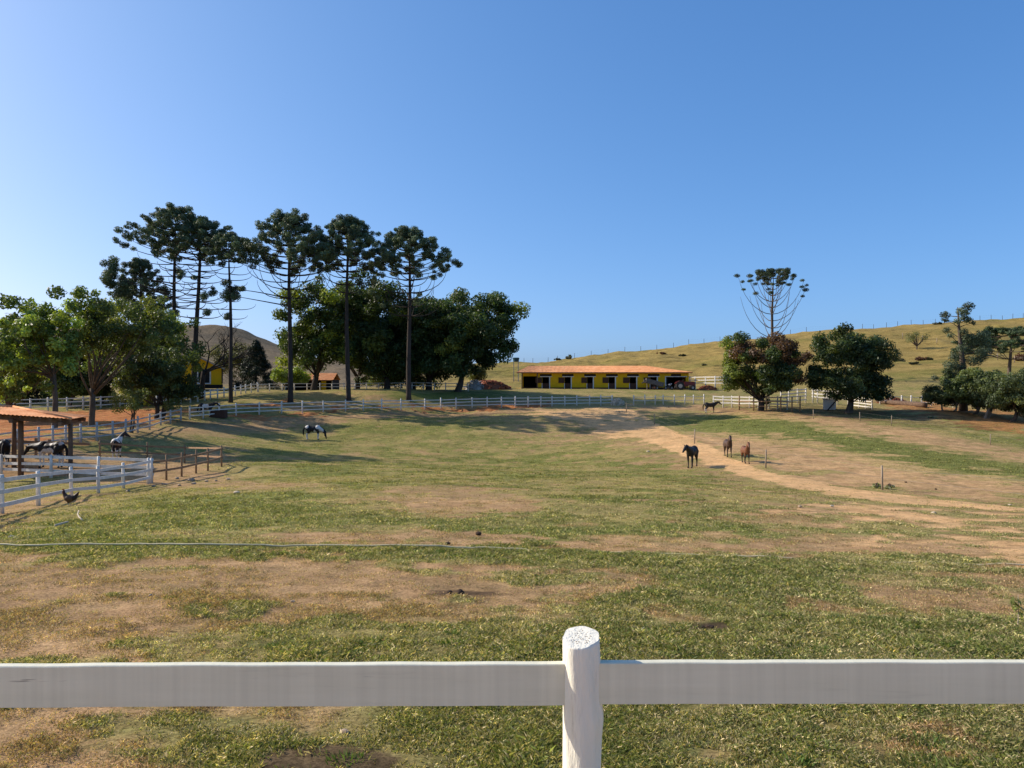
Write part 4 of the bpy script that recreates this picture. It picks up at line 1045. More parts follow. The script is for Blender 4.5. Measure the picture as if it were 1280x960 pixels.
def horse(loc, heading, label, colour, scale=1.0, neck='up', hair='hair_black', yaw=0.0, step=0.0, group='horses in the paddocks', tail_out=.12):
    """heading: direction the horse faces, degrees from +x"""
    root = empty('horse', loc, math.radians(heading), label, 'horse', group); root.scale = (scale,)*3
    poll, muz, base = {'up': ((1.02, 0, 1.80), (1.40, 0, 1.50), (.58, 0, 1.22)), 'level': ((1.22, 0, 1.50), (1.58, 0, 1.18), (.60, 0, 1.20)),
                       'low': ((1.28, 0, 1.12), (1.52, 0, .72), (.62, 0, 1.14)), 'graze': ((1.18, 0, .66), (1.30, 0, .12), (.64, 0, 1.12))}[neck]
    base = Vector(base); poll = Vector(poll); muz = Vector(muz)
    if yaw:
        R = Matrix.Rotation(math.radians(yaw), 3, 'Z'); R2 = Matrix.Rotation(math.radians(yaw*1.7), 3, 'Z')
        muzd = muz-poll; poll = base+R @ (poll-base); muz = poll+R2 @ muzd
    hd = (muz-poll).normalized(); side = hd.cross(Vector((0, 0, 1))); side.normalize(); upv = side.cross(hd)
    mid = base.lerp(poll, .5)+Vector((0, 0, .05 if neck != 'graze' else .04))
    blobs = [((.42, 0, 1.13), (.34, .25, .34)), ((.02, 0, 1.08), (.52, .285, .31)), ((-.30, 0, 1.10), (.36, .28, .31)), ((-.56, 0, 1.19), (.33, .27, .30)), ((.40, 0, 1.32), (.26, .13, .17))]
    chains = [[((.50, 0, 1.16), .25), (tuple(base.lerp(poll, .25)), .20), (tuple(mid), .155), (tuple(poll), .115)],
              [((.42, 0, 1.30), .16), (tuple(mid+upv*.03 if neck == 'up' else mid+Vector((0, 0, .04))), .12), (tuple(poll), .10)],
              [(tuple(poll), .115), (tuple(poll+hd*.20-upv*.03), .115), (tuple(poll+hd*.36), .078), (tuple(muz), .068)]]
    for s in (-1, 1):
        e = poll+side*s*.06+upv*.08-hd*.02
        chains.append([(tuple(e), .035), (tuple(e+upv*.13+side*s*.03+hd*.0), .02)])
        f = step*s; g = -step*s
        chains.append([((.46, s*.13, 1.02), .14), ((.44, s*.15, .80), .095), ((.47+f*.5, s*.14, .48), .062), ((.46+f*.8, s*.14, .44), .052), ((.45+f, s*.14, .13), .04), ((.49+f, s*.14, .04), .055)])
        chains.append([((-.55, s*.13, 1.08), .20), ((-.44, s*.16, .84), .15), ((-.60+g*.4, s*.15, .62), .09), ((-.70+g*.6, s*.14, .50), .065), ((-.66+g*.9, s*.14, .14), .042), ((-.62+g, s*.14, .04), .056)])
    organic('body', blobs, chains, root, colour, M['coat'], .028, 3)
    t = MB(); t.tube([(-.82, 0, 1.30), (-.90-tail_out*.4, 0, 1.18), (-.93-tail_out, 0, .9), (-.92-tail_out, 0, .6), (-.90-tail_out, 0, .42)], [.045, .065, .085, .075, .02], 8); t.build('tail', M[hair], root, smooth=True)
    m = MB(); pts = []
    for i in range(8):
        q = i/7; p = base.lerp(mid, min(1, q*2)) if q < .5 else mid.lerp(poll, (q-.5)*2)
        nd = (poll-base).normalized(); nu = side.cross(nd); nu = nu if nu.z > 0 or neck == 'graze' else -nu
        if neck == 'graze': nu = Vector((.75, 0, .65)).normalized()
        pts.append((p+nu*(.17-.07*q), nu))
    vs = []; fs = []
    for p, nu in pts:
        vs += [p+side*.03, p+nu*.07, p-side*.03, p-side*.13-nu*.16, p-side*.10-nu*.02]
    for i in range(len(pts)-1):
        for k in range(5): fs.append((i*5+k, i*5+(k+1) % 5, (i+1)*5+(k+1) % 5, (i+1)*5+k))
    fs.append((4, 3, 2, 1, 0)); fs.append(tuple((len(pts)-1)*5+k for k in range(5)))
    m.add(vs, fs); m.build('mane', M[hair], root, smooth=True)
    for s in (-1, 1):
        for x in (.495+step*s, -.615-step*s):
            MB().tube([(x+.01, s*.14, -.01), (x-.012, s*.14, .075)], [.066, .050], 10).build('hoof', M['hoof'], root, smooth=True)
    return root

BLK = (.014, .012, .012); WHT = (.66, .62, .56)
def pinto(p, spots, base=BLK):
    n = float(fbm(np.array(p.x*3.0), np.array(p.z*3.0+p.y*2), 5, 3))-.5
    for (x, z, r) in spots:
        if math.hypot(p.x-x, (p.z-z))+n*.25 < r: return WHT
    if p.z < .38 and p.x < 0: return WHT
    return base
horse(P(392, 549.5), 0, 'black and white pinto grazing alone on the green paddock', lambda p: pinto(p, [(-.72, 1.40, .28), (.55, 1.45, .34), (.85, 1.0, .26), (-.62, .5, .22), (.1, .8, .16), (1.0, .85, .12), (.45, .2, .42)]), .97, 'graze')
horse(P(865, 584), -119, 'black horse walking toward the camera at the edge of the green grass', lambda p: BLK, 1.0, 'level', step=.06, yaw=-8)
horse(P(910, 570.5), -92, 'dark brown horse behind the track, head held up, left of a bay', lambda p: (.075, .043, .03) if p.z > .5 else (.03, .022, .018), .86, 'up', step=.09, yaw=-8)
horse(P(932, 578.5), -91, 'reddish bay horse nearest the tan post by the track', lambda p: (.17, .068, .032) if p.z > .62 else (.025, .018, .014), .80, 'up', step=.10, yaw=-6)
horse(P(888, 516), 4, 'dark horse with white hind socks standing below the white corral', lambda p: WHT if (p.x < -.45 and p.z < .55) else (.035, .027, .022), .92, 'level', step=.05)
horse(P(258, 520.5), -8, 'black horse with white shoulder patch eating at the brick trough', lambda p: pinto(p, [(.12, 1.15, .28), (.45, .3, .3), (-.2, 1.3, .14)]), .98, 'level')
horse(at(62, 46.2), 176, 'black and white horse side on under the tiled shelter', lambda p: pinto(p, [(.15, .85, .22), (-.20, .95, .20), (.55, .45, .42), (-.55, .45, .30), (-.2, 1.40, .16), (-.78, 1.38, .14)]), 1.05, 'low')
horse(at(6, 46.4), 118, 'black rumped horse at the left edge of the shelter', lambda p: pinto(p, [(-.35, 1.2, .13), (.3, .9, .3)]), 1.05, 'low')
horse(at(146, 54.5), 106, 'pinto seen from behind turning its head beyond the brown pen', lambda p: pinto(p, [(-.55, 1.45, .34), (.3, 1.35, .25), (-.6, .35, .3), (.5, .4, .3)], (.04, .022, .016)), .95, 'up', yaw=-58)

def hen():
    c = P(87, 633)
    root = empty('hen', c, math.radians(180), 'brown hen with raised head on the ground before the white pen', 'hen')
    def col(p):
        if p.z > .40: return (.07, .025, .015)
        return (.10, .055, .03) if p.x > -.12 else (.03, .02, .016)
    organic('body', [((0, 0, .27), (.19, .125, .13)), ((-.12, 0, .30), (.14, .09, .10))],
            [[((.10, 0, .30), .09), ((.18, 0, .42), .055), ((.20, 0, .50), .042)], [((.20, 0, .51), .045), ((.25, 0, .505), .02)],
             [((-.18, 0, .33), .07), ((-.27, 0, .43), .045), ((-.29, 0, .48), .02)], [((.02, .05, .2), .05), ((.02, .05, .12), .022)], [((.02, -.05, .2), .05), ((.02, -.05, .12), .022)]], root, col, M['coat'], .014, 2)
    for s in (-1, 1):
        l = MB(); l.tube([(.02, s*.05, .14), (.0, s*.05, .01)], .012, 6); l.tube([(.0, s*.05, .01), (.07, s*.06, .005)], .009, 5); l.tube([(.0, s*.05, .01), (.05, s*.02, .005)], .009, 5); l.build('leg', M['stick'], root)
    cmb = MB(); cmb.box((.21, 0, .565), (.07, .012, .04)); cmb.box((.24, 0, .455), (.02, .02, .04)); cmb.build('comb', M['comb'], root)
hen()

# ------------------------------------------------------------------ trees
def leaves(cent, rad, count, size, tint, aspect=.55, up=.35, seed=0, tvar=.35, squash=.8, droop=0.0):
    """count small leaf faces spread through clumps at cent (n,3) with radii rad"""
    if size > .1: size = size*.62; count = int(count*2.4)      # fine leaves
    rg = np.random.default_rng(seed); n = len(cent)
    w = rad**2/np.sum(rad**2); idx = rg.choice(n, count, p=w)
    d = rg.normal(size=(count, 3)); d /= np.linalg.norm(d, axis=1)[:, None]
    r = rad[idx]*rg.random(count)**.45
    off = d*r[:, None]; off[:, 2] *= squash
    p = cent[idx]+off
    nrm = d+rg.normal(size=(count, 3))*.7; nrm[:, 2] += up; nrm /= np.linalg.norm(nrm, axis=1)[:, None]
    a = np.cross(nrm, rg.normal(size=(count, 3))); a /= np.linalg.norm(a, axis=1)[:, None]; a[:, 2] -= droop; b = np.cross(nrm, a)
    s = size*rg.uniform(.6, 1.35, count)[:, None]
    v = np.stack([p-a*s, p+b*s*aspect+nrm*s*.12, p+a*s, p-b*s*aspect+nrm*s*.12], 1)
    cl = 1+(rg.random(n)-.5)*2*tvar
    t = np.asarray(tint)*1.3
    if t.ndim == 1: t = np.tile(t, (n, 1))
    c = t[idx]*cl[idx][:, None]*rg.uniform(.7, 1.3, count)[:, None]
    return v.reshape(-1, 3), c

def limb(mb, p0, p1, r0, r1, bend=.12, n=6, sides=7, rr=random):
    p0 = Vector(p0); p1 = Vector(p1); L = (p1-p0).length; pts = []; rad = []
    o = Vector((rr.uniform(-1, 1), rr.uniform(-1, 1), rr.uniform(-.3, .6)))*L*bend
    for i in range(n+1):
        t = i/n; pts.append(p0.lerp(p1, t)+o*math.sin(math.pi*t)); rad.append(r0+(r1-r0)*t)
    mb.tube(pts, rad, sides); return pts

def broadleaf(name, base, height, lobes, label, tint, nleaf=9000, lsize=.3, trunk=(.35, .22), fork=.3, bark='bark', seed=0, clump=1.2, nclump=80, group=None, stems=1, tvar=.4, shell=.55, cat='tree', tint_fn=None, mat='leaf', squash=.8, limbs=14, zfork=None):
    """lobes: list of (dx, dy, z, rx, ry, rz) ellipsoids relative to base that the crown fills"""
    rr = random.Random(seed); rg = np.random.default_rng(seed)
    root = empty(name, base, 0, label, cat, group)
    vol = np.array([l[3]*l[4]*l[5] for l in lobes])**.7; cents = []
    for i in rg.choice(len(lobes), nclump, p=vol/vol.sum()):
        l = lobes[i]; d = rg.normal(size=3); d /= np.linalg.norm(d); q = shell+(1-shell)*rg.random()
        if rg.random() < .2: q *= .6
        cents.append((l[0]+d[0]*l[3]*q, l[1]+d[1]*l[4]*q, l[2]+d[2]*l[5]*q))
    cents = np.array(cents); rad = clump*rg.uniform(.55, 1.25, nclump)
    tt = np.array([tint_fn(c, rg) if tint_fn else tint for c in cents])
    v, c = leaves(cents, rad, nleaf, lsize, tt, seed=seed+1, tvar=tvar, squash=squash)
    np_mesh('crown', v, 4, M[mat], c, root)
    mb = MB(); zf = zfork or height*fork
    tips = cents[rg.choice(nclump, min(limbs, nclump), replace=False)]
    for s in range(stems):
        a = 2*math.pi*s/max(1, stems)+rr.uniform(0, 1); off = .0 if stems == 1 else trunk[0]*.9
        b0 = Vector((off*math.cos(a), off*math.sin(a), -.3)); lc = lobes[s % len(lobes)]
        top = Vector((lc[0]*(.05 if zfork else .35)+(off*3*math.cos(a) if stems > 1 else 0), lc[1]*.35+(off*3*math.sin(a) if stems > 1 else 0), zf+.3))
        mb.tube([b0-Vector((0, 0, .1)), b0+Vector((0, 0, .35)), b0.lerp(top, .5)+Vector((rr.uniform(-.1, .1), rr.uniform(-.1, .1), 0)), top], [trunk[0]*1.45, trunk[0], (trunk[0]+trunk[1])/2, trunk[1]], 9)
        for k, t in enumerate(tips):
            if k % stems == s: limb(mb, top-Vector((0, 0, rr.uniform(0, zf*.3))), t, trunk[1]*.42, .02, .16, rr=rr)
    mb.build('trunk', M[bark], root, smooth=True)
    return root

def px2m(px, d): return px/F*d

# --- dark ficus group behind the middle araucarias
DK = (.042, .066, .02)
def ficus(px, d, x0, x1, ytop, ybot, label, tint, seed, n=15000, **kw):
    b = at(px, d); X0 = (x0-640)/F*d-b.x; X1 = (x1-640)/F*d-b.x; zt = zpix(ytop, d)-b.z; zb = zpix(ybot, d)-b.z
    w = (X1-X0)/2; cx = (X0+X1)/2; h = (zt-zb)/2; cz = (zt+zb)/2
    rr = random.Random(seed); fl = kw.pop('full', .5)
    lob = [(cx, 0, cz, w*.82, w*.72, h*.88)]
    for k in range(10):
        a = 6.283*k/10+rr.uniform(-.3, .3); q = rr.uniform(.48, .64)
        lob.append((cx+w*q*math.cos(a), w*.55*math.sin(a), cz+h*(rr.uniform(-.42, -.05) if k % 2 else rr.uniform(.0, .45))*(.6+fl*.8), w*.40, w*.40, h*.42))
    kw.setdefault('trunk', (.55, .38)); kw.setdefault('clump', 1.5); kw.setdefault('nclump', 150)
    return broadleaf('leafy_tree', b, zt, lob, label, tint, n, kw.pop('lsize', .34), fork=max(.12, zb/zt*1.0), seed=seed, **kw)
TG = 'big dark leafy trees behind the araucarias'
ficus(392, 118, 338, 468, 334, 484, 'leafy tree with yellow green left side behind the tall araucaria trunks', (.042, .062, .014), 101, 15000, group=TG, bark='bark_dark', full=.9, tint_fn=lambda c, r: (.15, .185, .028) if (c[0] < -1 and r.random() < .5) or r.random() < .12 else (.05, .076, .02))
ficus(484, 120, 415, 550, 338, 482, 'dense dark leafy tree in the middle of the clump', DK, 102, 17000, full=.9, group=TG, bark='bark_dark', tint_fn=lambda c, r: (.10, .125, .024) if r.random() < .14 else DK)
ficus(536, 122, 480, 598, 358, 480, 'lower dark leafy tree tucked between two larger ones', DK, 103, 14000, full=.9, group=TG, bark='bark_dark')
ficus(572, 117, 520, 656, 343, 480, 'rightmost big dark leafy tree overhanging the stable end', (.03, .05, .015), 104, 19000, full=.9, group=TG, bark='bark_dark', tint_fn=lambda c, r: (.11, .135, .026) if r.random() < .1 else (.044, .07, .022))

ficus(446, 125, 395, 505, 350, 486, 'dark leafy tree half hidden between two of the larger trees', DK, 105, 13000, full=.9, group=TG, bark='bark_dark')
ficus(516, 126, 470, 560, 372, 486, 'low dark leafy tree at the back of the dark clump', DK, 106, 11000, full=.9, group=TG, bark='bark_dark')

# --- left broadleaf trees
LG = 'leafy trees at the left side'
def lt(px, d, x0, x1, yt, yb, label, tint, seed, n, **kw):
    return ficus(px, d, x0, x1, yt, yb, label, tint, seed, n, group=LG, **kw)
lt(68, 62, -22, 118, 344, 500, 'pale green open leafed tree with a straight grey trunk by the shelter', (.12, .16, .035), 151, 8200, full=.9, lsize=.23, clump=.62, nclump=150, trunk=(.25, .15), bark='bark', shell=.25, tint_fn=lambda c, r: (.20, .26, .05) if r.random() < .55 else (.10, .14, .034), limbs=16, zfork=4.6)
lt(114, 66, 78, 220, 350, 470, 'forked tree with bare lower limbs and feathery dark crown', (.05, .07, .018), 112, 7500, lsize=.19, clump=.7, nclump=130, trunk=(.26, .22), bark='bark', stems=1, shell=.4, zfork=3.0, tint_fn=lambda c, r: (.14, .16, .035) if r.random() < .3 else (.065, .09, .026), limbs=17)
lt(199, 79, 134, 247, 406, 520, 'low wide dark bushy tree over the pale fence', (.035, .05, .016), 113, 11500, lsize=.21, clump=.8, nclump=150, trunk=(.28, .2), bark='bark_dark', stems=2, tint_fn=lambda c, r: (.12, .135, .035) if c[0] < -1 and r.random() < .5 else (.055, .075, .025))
lt(165, 92, 90, 256, 365, 485, 'taller green tree behind the forked tree', (.055, .08, .02), 114, 9500, lsize=.27, clump=1.1, nclump=120, trunk=(.35, .25), tint_fn=lambda c, r: (.13, .17, .035) if r.random() < .35 else (.06, .09, .025))
lt(15, 74, -60, 60, 390, 512, 'bright green leafy tree cut by the left edge', (.12, .17, .04), 115, 8500, lsize=.24, clump=.8, nclump=110, trunk=(.25, .18), tint_fn=lambda c, r: (.20, .26, .055) if r.random() < .6 else (.09, .13, .034))
lt(164, 63, 138, 190, 478, 522, 'thin sapling with sparse yellowish leaves behind the pale fence', (.12, .13, .035), 116, 1100, lsize=.13, clump=.42, nclump=40, trunk=(.09, .06), bark='bark', stems=2, shell=.2)
SHG = 'shrubs behind the white fence at the left'
for px, d, x0, x1, yt, yb, lb, tn, sd in ((45, 108, 0, 100, 425, 506, 'dark shrub behind the grey trunk of the pale tree', (.045, .062, .02), 121), (128, 106, 80, 180, 435, 505, 'olive shrub behind the forked trunk', (.06, .075, .024), 122), (-20, 112, -80, 40, 420, 508, 'dark shrub at the far left edge', (.04, .06, .02), 123), (88, 100, 55, 135, 430, 502, 'mid green shrub between the grey trunk and the forked trunk', (.07, .10, .028), 124), (185, 102, 150, 235, 445, 506, 'dark green shrub behind the low bushy tree', (.045, .065, .02), 125)):
    ficus(px, d, x0, x1, yt, yb, lb, tn, sd, 8000, group=SHG, full=.9, clump=1.1, nclump=90, trunk=(.16, .1), lsize=.3, cat='shrub')

# --- small background plants by the house
def cone_tree():
    d = 134; b = at(320, d); rg = np.random.default_rng(5); h = zpix(423, d)-b.z; w = px2m(26, d)
    root = empty('conifer', b, 0, 'dark cone shaped conifer beside the yellow house', 'tree')
    t = rg.random(160)**.8; a = rg.uniform(0, 6.283, 160); r = w*(1-t)**.75*rg.uniform(.55, 1.0, 160)
    c = np.stack([r*np.cos(a), r*np.sin(a), .3+t*(h-.8)], 1)
    v, col = leaves(c, np.full(160, .75)*(1.15-.5*t), 9000, .22, (.016, .026, .013), .4, .3, 6, .3)
    np_mesh('crown', v, 4, M['needle'], col, root); MB().tube([(0, 0, -.3), (0, 0, h*.8)], [.25, .05], 8).build('trunk', M['bark_dark'], root)
cone_tree()
def bush(px, d, x0, x1, yt, yb, label, tint, seed, n=2500, **kw):
    kw.setdefault('clump', .8); kw.setdefault('nclump', 45); kw.setdefault('trunk', (.12, .08)); kw.setdefault('lsize', .24); kw.setdefault('cat', 'shrub')
    o = ficus(px, d, x0, x1, yt, yb, label, tint, seed, n, **kw); o.name = 'shrub'; return o
bush(352, 126, 338, 388, 456, 484, 'bright yellow green shrub at the left of the low shed', (.16, .21, .04), 131, 3500)
bush(292, 146, 262, 325, 428, 480, 'grey green tree behind the yellow house roof', (.075, .08, .038), 132, 5000, cat='tree', clump=1.1, nclump=70)
bush(478, 150, 455, 500, 462, 486, 'pale shrub seen between the dark trunks', (.10, .12, .035), 133, 2000)
bush(595, 138, 580, 612, 456, 478, 'olive shrub behind the pile of boards', (.08, .09, .03), 134, 1800)
bush(1140, 97, 1133, 1153, 518, 528, 'low dark bush below the fallen log', (.035, .05, .018), 135, 900, clump=.4, lsize=.16)
bush(1166, 90, 1156, 1176, 522, 531, 'low green bush in the tree shade right of the log', (.05, .075, .02), 136, 900, clump=.4, lsize=.16)
for px, py, x, y, s, lb in ((1097, 611, 8, 5, 141, 'grey green weed left of the tall tan post'), (1112, 612, 7, 4, 142, 'grey green weed right of the tall tan post')):
    p = P(px, py); d = p.y
    bush(px, d, px-x, px+x, py-1.5*y, py, lb, (.24, .25, .13), s, 45, clump=.10, nclump=16, trunk=(.012, .008), lsize=.095, cat='weed', group='weeds along the sandy track')
def near_weed():
    p = P(1272, 782); root = empty('weed', (p.x, p.y, float(G(p.x, p.y)[0])), 0, 'lone broad leafed weed in the grass at the right edge', 'weed')
    rg = np.random.default_rng(3); c = np.stack([rg.normal(0, .02, 9), rg.normal(0, .02, 9), np.linspace(.05, .26, 9)], 1)
    v, col = leaves(c, np.full(9, .05), 26, .045, (.17, .19, .05), .35, .5, 4); np_mesh('leaves', v, 4, M['leaf'], col, root)
    MB().tube([(0, 0, -.02), (.01, 0, .15), (.005, 0, .33)], [.006, .005, .003], 6).build('stem', M['stick'], root)
near_weed()

# --- bare tree
def bare_tree():
    d = 106; b = at(252, d); rr = random.Random(12); mb = MB()
    root = empty('bare_tree', b, 0, 'leafless spreading tree among the left araucaria trunks', 'tree')
    def grow(p, dr, L, r, lev):
        q = p+dr*L; pts = limb(mb, p, q, r, r*.6, .10, 5, 6 if lev < 3 else 4, rr)
        if lev >= 5: return
        for k in range(rr.choice((2, 3, 3))):
            nd = (dr+Vector((rr.uniform(-.9, .9), rr.uniform(-.7, .7), rr.uniform(-.25, .55)))).normalized()
            grow(pts[-1-rr.choice((0, 0, 1))], nd, L*rr.uniform(.55, .85), r*.6, lev+1)
    mb.tube([(0, 0, -.4), (.1, 0, 2.2), (.3, 0, 4.0)], [.42, .34, .30], 9)
    for dx, dz in ((.75, .62), (.95, .38), (-.5, .8), (.25, .95), (.6, .25)): grow(Vector((.3, 0, 3.6+rr.uniform(-.6, .4))), Vector((dx, rr.uniform(-.3, .3), dz)).normalized(), 3.1, .15, 1)
    mb.build('trunk', M['bark_dark'], root, smooth=True)
bare_tree()

# --- araucarias
AG = 'tall araucaria pines'
rr_l = random.Random(99)
def araucaria(px, d, ytop, R, crown, label, seed, lean=0.0, tr=.38, tiers=14, per=6, foli=.55, tip=1.0, dense=1.0, ucurve=1.0, low_bare=3, left=0, flat=.35, tint=(.085, .115, .058), ybase=None, rise=.3, uexp=None, lone=False, bark='bark', uptip=None, tuft_n=None, asym=None, squash=.75):
    """R crown radius (m), crown = fraction of height where the lowest live branches start"""
    rr = random.Random(seed); rg = np.random.default_rng(seed)
    b = at(px, d) if ybase is None else Vector(((px-640)/F*d, d, zpix(ybase, d)))
    b = Vector((b.x, b.y, b.z)); h = zpix(ytop, d)-b.z-(.2 if lone else .75)
    root = empty('araucaria', b, 0, label, 'tree', AG)
    def axis_(z): t = z/h; return Vector((lean*t, 0, z))+Vector((.24*math.sin(t*5.3+seed*1.7)*t, .15*math.sin(t*4+seed), 0))
    mt = MB(); ks = [0, .03, .2, .4, .6, .8, .96]
    mt.tube([axis_(-.4)]+[axis_(h*k) for k in ks[1:]], [tr*1.35, tr*1.05, tr*.95, tr*.82, tr*.66, tr*.45, tr*.12], 10)
    mt.build('trunk', M[bark], root, smooth=True)
    mb = MB(); cents = []; rads = []; z0 = h*crown; ztop = h*.985
    for i in range(tiers):
        t = i/(tiers-1); z = z0+(ztop-z0)*(t**.85); n = per+rr.choice((-1, 0, 1)); ph = rr.uniform(0, 6.28)
        # branch reach: longest low, tip rises to an umbrella top
        reach = R*1.18*(1-.62*t**2.2)*(.80+.20*min(1, t*2.5))
        tl = max(0, (i-low_bare)/max(1, tiers-1-low_bare))
        if uptip is None:
            reach = R*1.10*(1-.80*tl**1.1) if i >= low_bare else R*rr.uniform(.5, .9)
            n = max(2, per-2) if i < low_bare else per+rr.choice((0, 0, 1))
        if lone: reach = R*(1-.74*max(0, t-.2)/.8)
        for k in range(n):
            a = ph+2*math.pi*k/n+rr.uniform(-.25, .25); rch = reach*rr.uniform(.72, 1.05)
            if asym: rch *= 1+asym*math.cos(a-math.pi)*(1 if math.cos(a-math.pi) > 0 else .3)
            top = ztop-flat*h*.5*(rch/R)**2 if uptip is None else uptip(t, h, rch)
            zt = min(max(top*rr.uniform(.95, 1.02), z+.3*rch), h*1.02) if uptip is None else top+rr.uniform(-.4, .4)
            zt = z+(zt-z)*ucurve*(rr.uniform(.82, 1.02) if not lone else 1)
            if uptip is None and i < low_bare: zt = min(z+rch*rr.uniform(.5, 1.1)*rise, h*.93)
            pts = []; rad = []; p0 = axis_(z); m = 7
            for j in range(m+1):
                s = j/m; u = math.sin(s*math.pi/2); w = 1-math.cos(s*math.pi/2)
                if uexp is None and i >= low_bare: u = s**.92; w = s**1.3
                if uexp: u = math.sin(s*1.2)/math.sin(1.2); w = s**uexp
                pts.append(p0+Vector((math.cos(a)*rch*u, math.sin(a)*rch*u, (zt-z)*w**1.1-.25*math.sin(s*math.pi)*min(1, rch*.1))))
                rad.append(.085*(1-.72*s)*(tr/.38))
            mb.tube(pts, rad, 5)
            live = i >= low_bare or rr.random() < .16
            if lone and i < low_bare: live = False
            if not live: continue
            ln = foli*(.6+.8*rr.random())
            tips = max(2, int((1+ln*rch*1.3)*dense*(1.3 if t > .7 else 1)))
            for q in range(tips):
                s = 1-(q/max(1, tips-1))*min(.6, ln*.75); f = s*m; j = min(m-1, int(f)); p = pts[j].lerp(pts[j+1], f-j)
                sc = tip*rr.uniform(.6, 1.15)*(1.0 if q else 1.1)
                cents.append((p.x+rr.uniform(-.45, .45)*sc, p.y+rr.uniform(-.45, .45)*sc, p.z+rr.uniform(-.1, .45)*sc)); rads.append(.53*sc)
    for k in range(5): cents.append(tuple(axis_(h)+Vector((rr.uniform(-.9, .9), rr.uniform(-.9, .9), rr.uniform(-.8, .1))))); rads.append(.7*tip)
    if left:
        for k in range(left):
            z = h*rr.uniform(.50, .62); e = Vector((-R*rr.uniform(.9, 1.25), rr.uniform(-1, 1), z+rr.uniform(.5, 3.5)))
            pts = limb(mb, axis_(z), e, .09, .03, .06, 6, 5, rr)
            for q in range(4): cents.append((e.x+rr.uniform(-.8, .8), e.y+rr.uniform(-.6, .6), e.z+rr.uniform(-1.2, 1.0))); rads.append(.75*tip)
    mb.build('branches', M[bark], root, smooth=True)
    cents = np.array(cents); rads = np.array(rads)
    cnt = tuft_n or int(80*len(cents)*dense**.2)
    v, c = leaves(cents, rads, min(cnt, 22000), .22, tint, .33, .45, seed+9, .35, squash)
    np_mesh('crown', v, 4, M['needle'], c, root)
    return root
araucaria(218, 104, 257, 7.2, .50, 'leftmost tall araucaria with a wide umbrella crown', 201, tr=.33, tiers=16, per=6, left=6, low_bare=7, foli=.48, flat=.5, rise=.3, bark='bark_dark')
araucaria(241, 105, 270, 6.0, .46, 'second araucaria from the left with many bare lower branches', 202, lean=1.1, tr=.37, tiers=17, per=6, low_bare=9, foli=.46, flat=.45, rise=.25, bark='bark_dark')
araucaria(288, 97, 287, 3.9, .50, 'slender araucaria with a small crown and dark thin trunk', 203, tr=.26, tiers=13, per=5, low_bare=8, foli=.40, tip=.85, rise=.4, bark='bark_dark')
araucaria(363, 98, 263, 6.8, .56, 'tall araucaria with one low foliage branch reaching left', 204, tr=.33, tiers=14, per=7, low_bare=3, foli=.52, flat=.55, left=2, rise=.8, bark='bark_dark')
araucaria(436, 100, 269, 5.9, .60, 'araucaria with a rounded crown above the leafy clump', 205, lean=-.4, tr=.31, tiers=13, per=7, low_bare=3, foli=.52, flat=.5, rise=.8, bark='bark_dark')
araucaria(511, 104, 283, 6.5, .50, 'araucaria nearest the stable with drooping bare side limbs', 206, tr=.33, tiers=14, per=7, low_bare=5, foli=.48, flat=.5, rise=.8, bark='bark_dark')
araucaria(177, 110, 322, 4.6, .52, 'shorter dark araucaria at the left of the row', 207, tr=.26, tiers=10, low_bare=0, foli=.7, flat=.6, bark='bark_dark')
araucaria(966, 152, 338, 6.9, .41, 'lone flat topped araucaria with U shaped bare branches above the mango', 208, tr=.36, tiers=11, per=4, foli=.22, low_bare=2, dense=1.2, tip=1.15,
          uptip=lambda t, h, r: h*(.77 if t < .12 else .89 if t < .3 else .985-.06*(r/6.6)**2), uexp=1.55, tint=(.05, .07, .034), squash=.6, lone=True)
araucaria(1262, 118, 405, 8.4, .56, 'broad dark umbrella araucaria at the right edge', 209, tr=.32, tiers=6, per=8, foli=.75, low_bare=1, tip=1.1, dense=1.3, tint=(.045, .07, .03), squash=.5,
          uptip=lambda t, h, r: h*(.99-.17*(r/7.4)**2), uexp=1.3)

# --- tall ragged conifer on the right
def ragged():
    d = 97; b = at(1204, d); rr = random.Random(31); h = zpix(380, d)-b.z; k_ = d/F
    root = empty('ragged_conifer', b, 0, 'tall ragged conifer with a tufted top standing before the hill', 'tree')
    mb = MB(); mb.tube([(0, 0, -.3), (0, 0, h*.4), (-.5, 0, h*.75), (-.7, 0, h*.97)], [.55, .36, .18, .05], 9)
    cents = []; rads = []
    for px, py, r in ((1204, 384, .8), (1197, 390, .75), (1210, 390, .6), (1188, 393, .7), (1200, 398, .65), (1192, 402, .5), (1208, 400, .6), (1186, 400, .4), (1182, 399, .3), (1214, 404, .4), (1190, 412, .6), (1200, 415, .6), (1184, 420, .5),
                      (1207, 421, .9), (1215, 425, 1.0), (1222, 420, 1.0), (1228, 428, .9), (1212, 436, 1.1), (1222, 440, 1.0), (1205, 446, 1.0), (1216, 450, 1.1), (1195, 436, .7), (1190, 446, .8), (1187, 456, .9), (1198, 458, 1.0), (1183, 466, .9), (1195, 472, 1.0), (1180, 478, .7), (1206, 468, 1.0), (1173, 472, .5), (1190, 486, .9), (1226, 447, .7), (1232, 436, .6)):
        c = Vector(((px-1204)*k_, rr.uniform(-1.2, 1.2), zpix(py, d)-b.z)); cents.append(tuple(c)); rads.append(r)
        z = max(1.5, c.z-rr.uniform(.2, 1.2)); z = min(z, h*.95); ax = Vector((-.7*max(0, z/h-.4)/.55, 0, z)); limb(mb, ax, c, .06, .02, .08, 4, 5, rr)
    mb.build('trunk', M['bark'], root, smooth=True)
    v, c = leaves(np.array(cents), np.array(rads), 5200, .2, (.065, .085, .045), .35, .4, 33, .4, .75); np_mesh('crown', v, 4, M['needle'], c, root)
ragged()

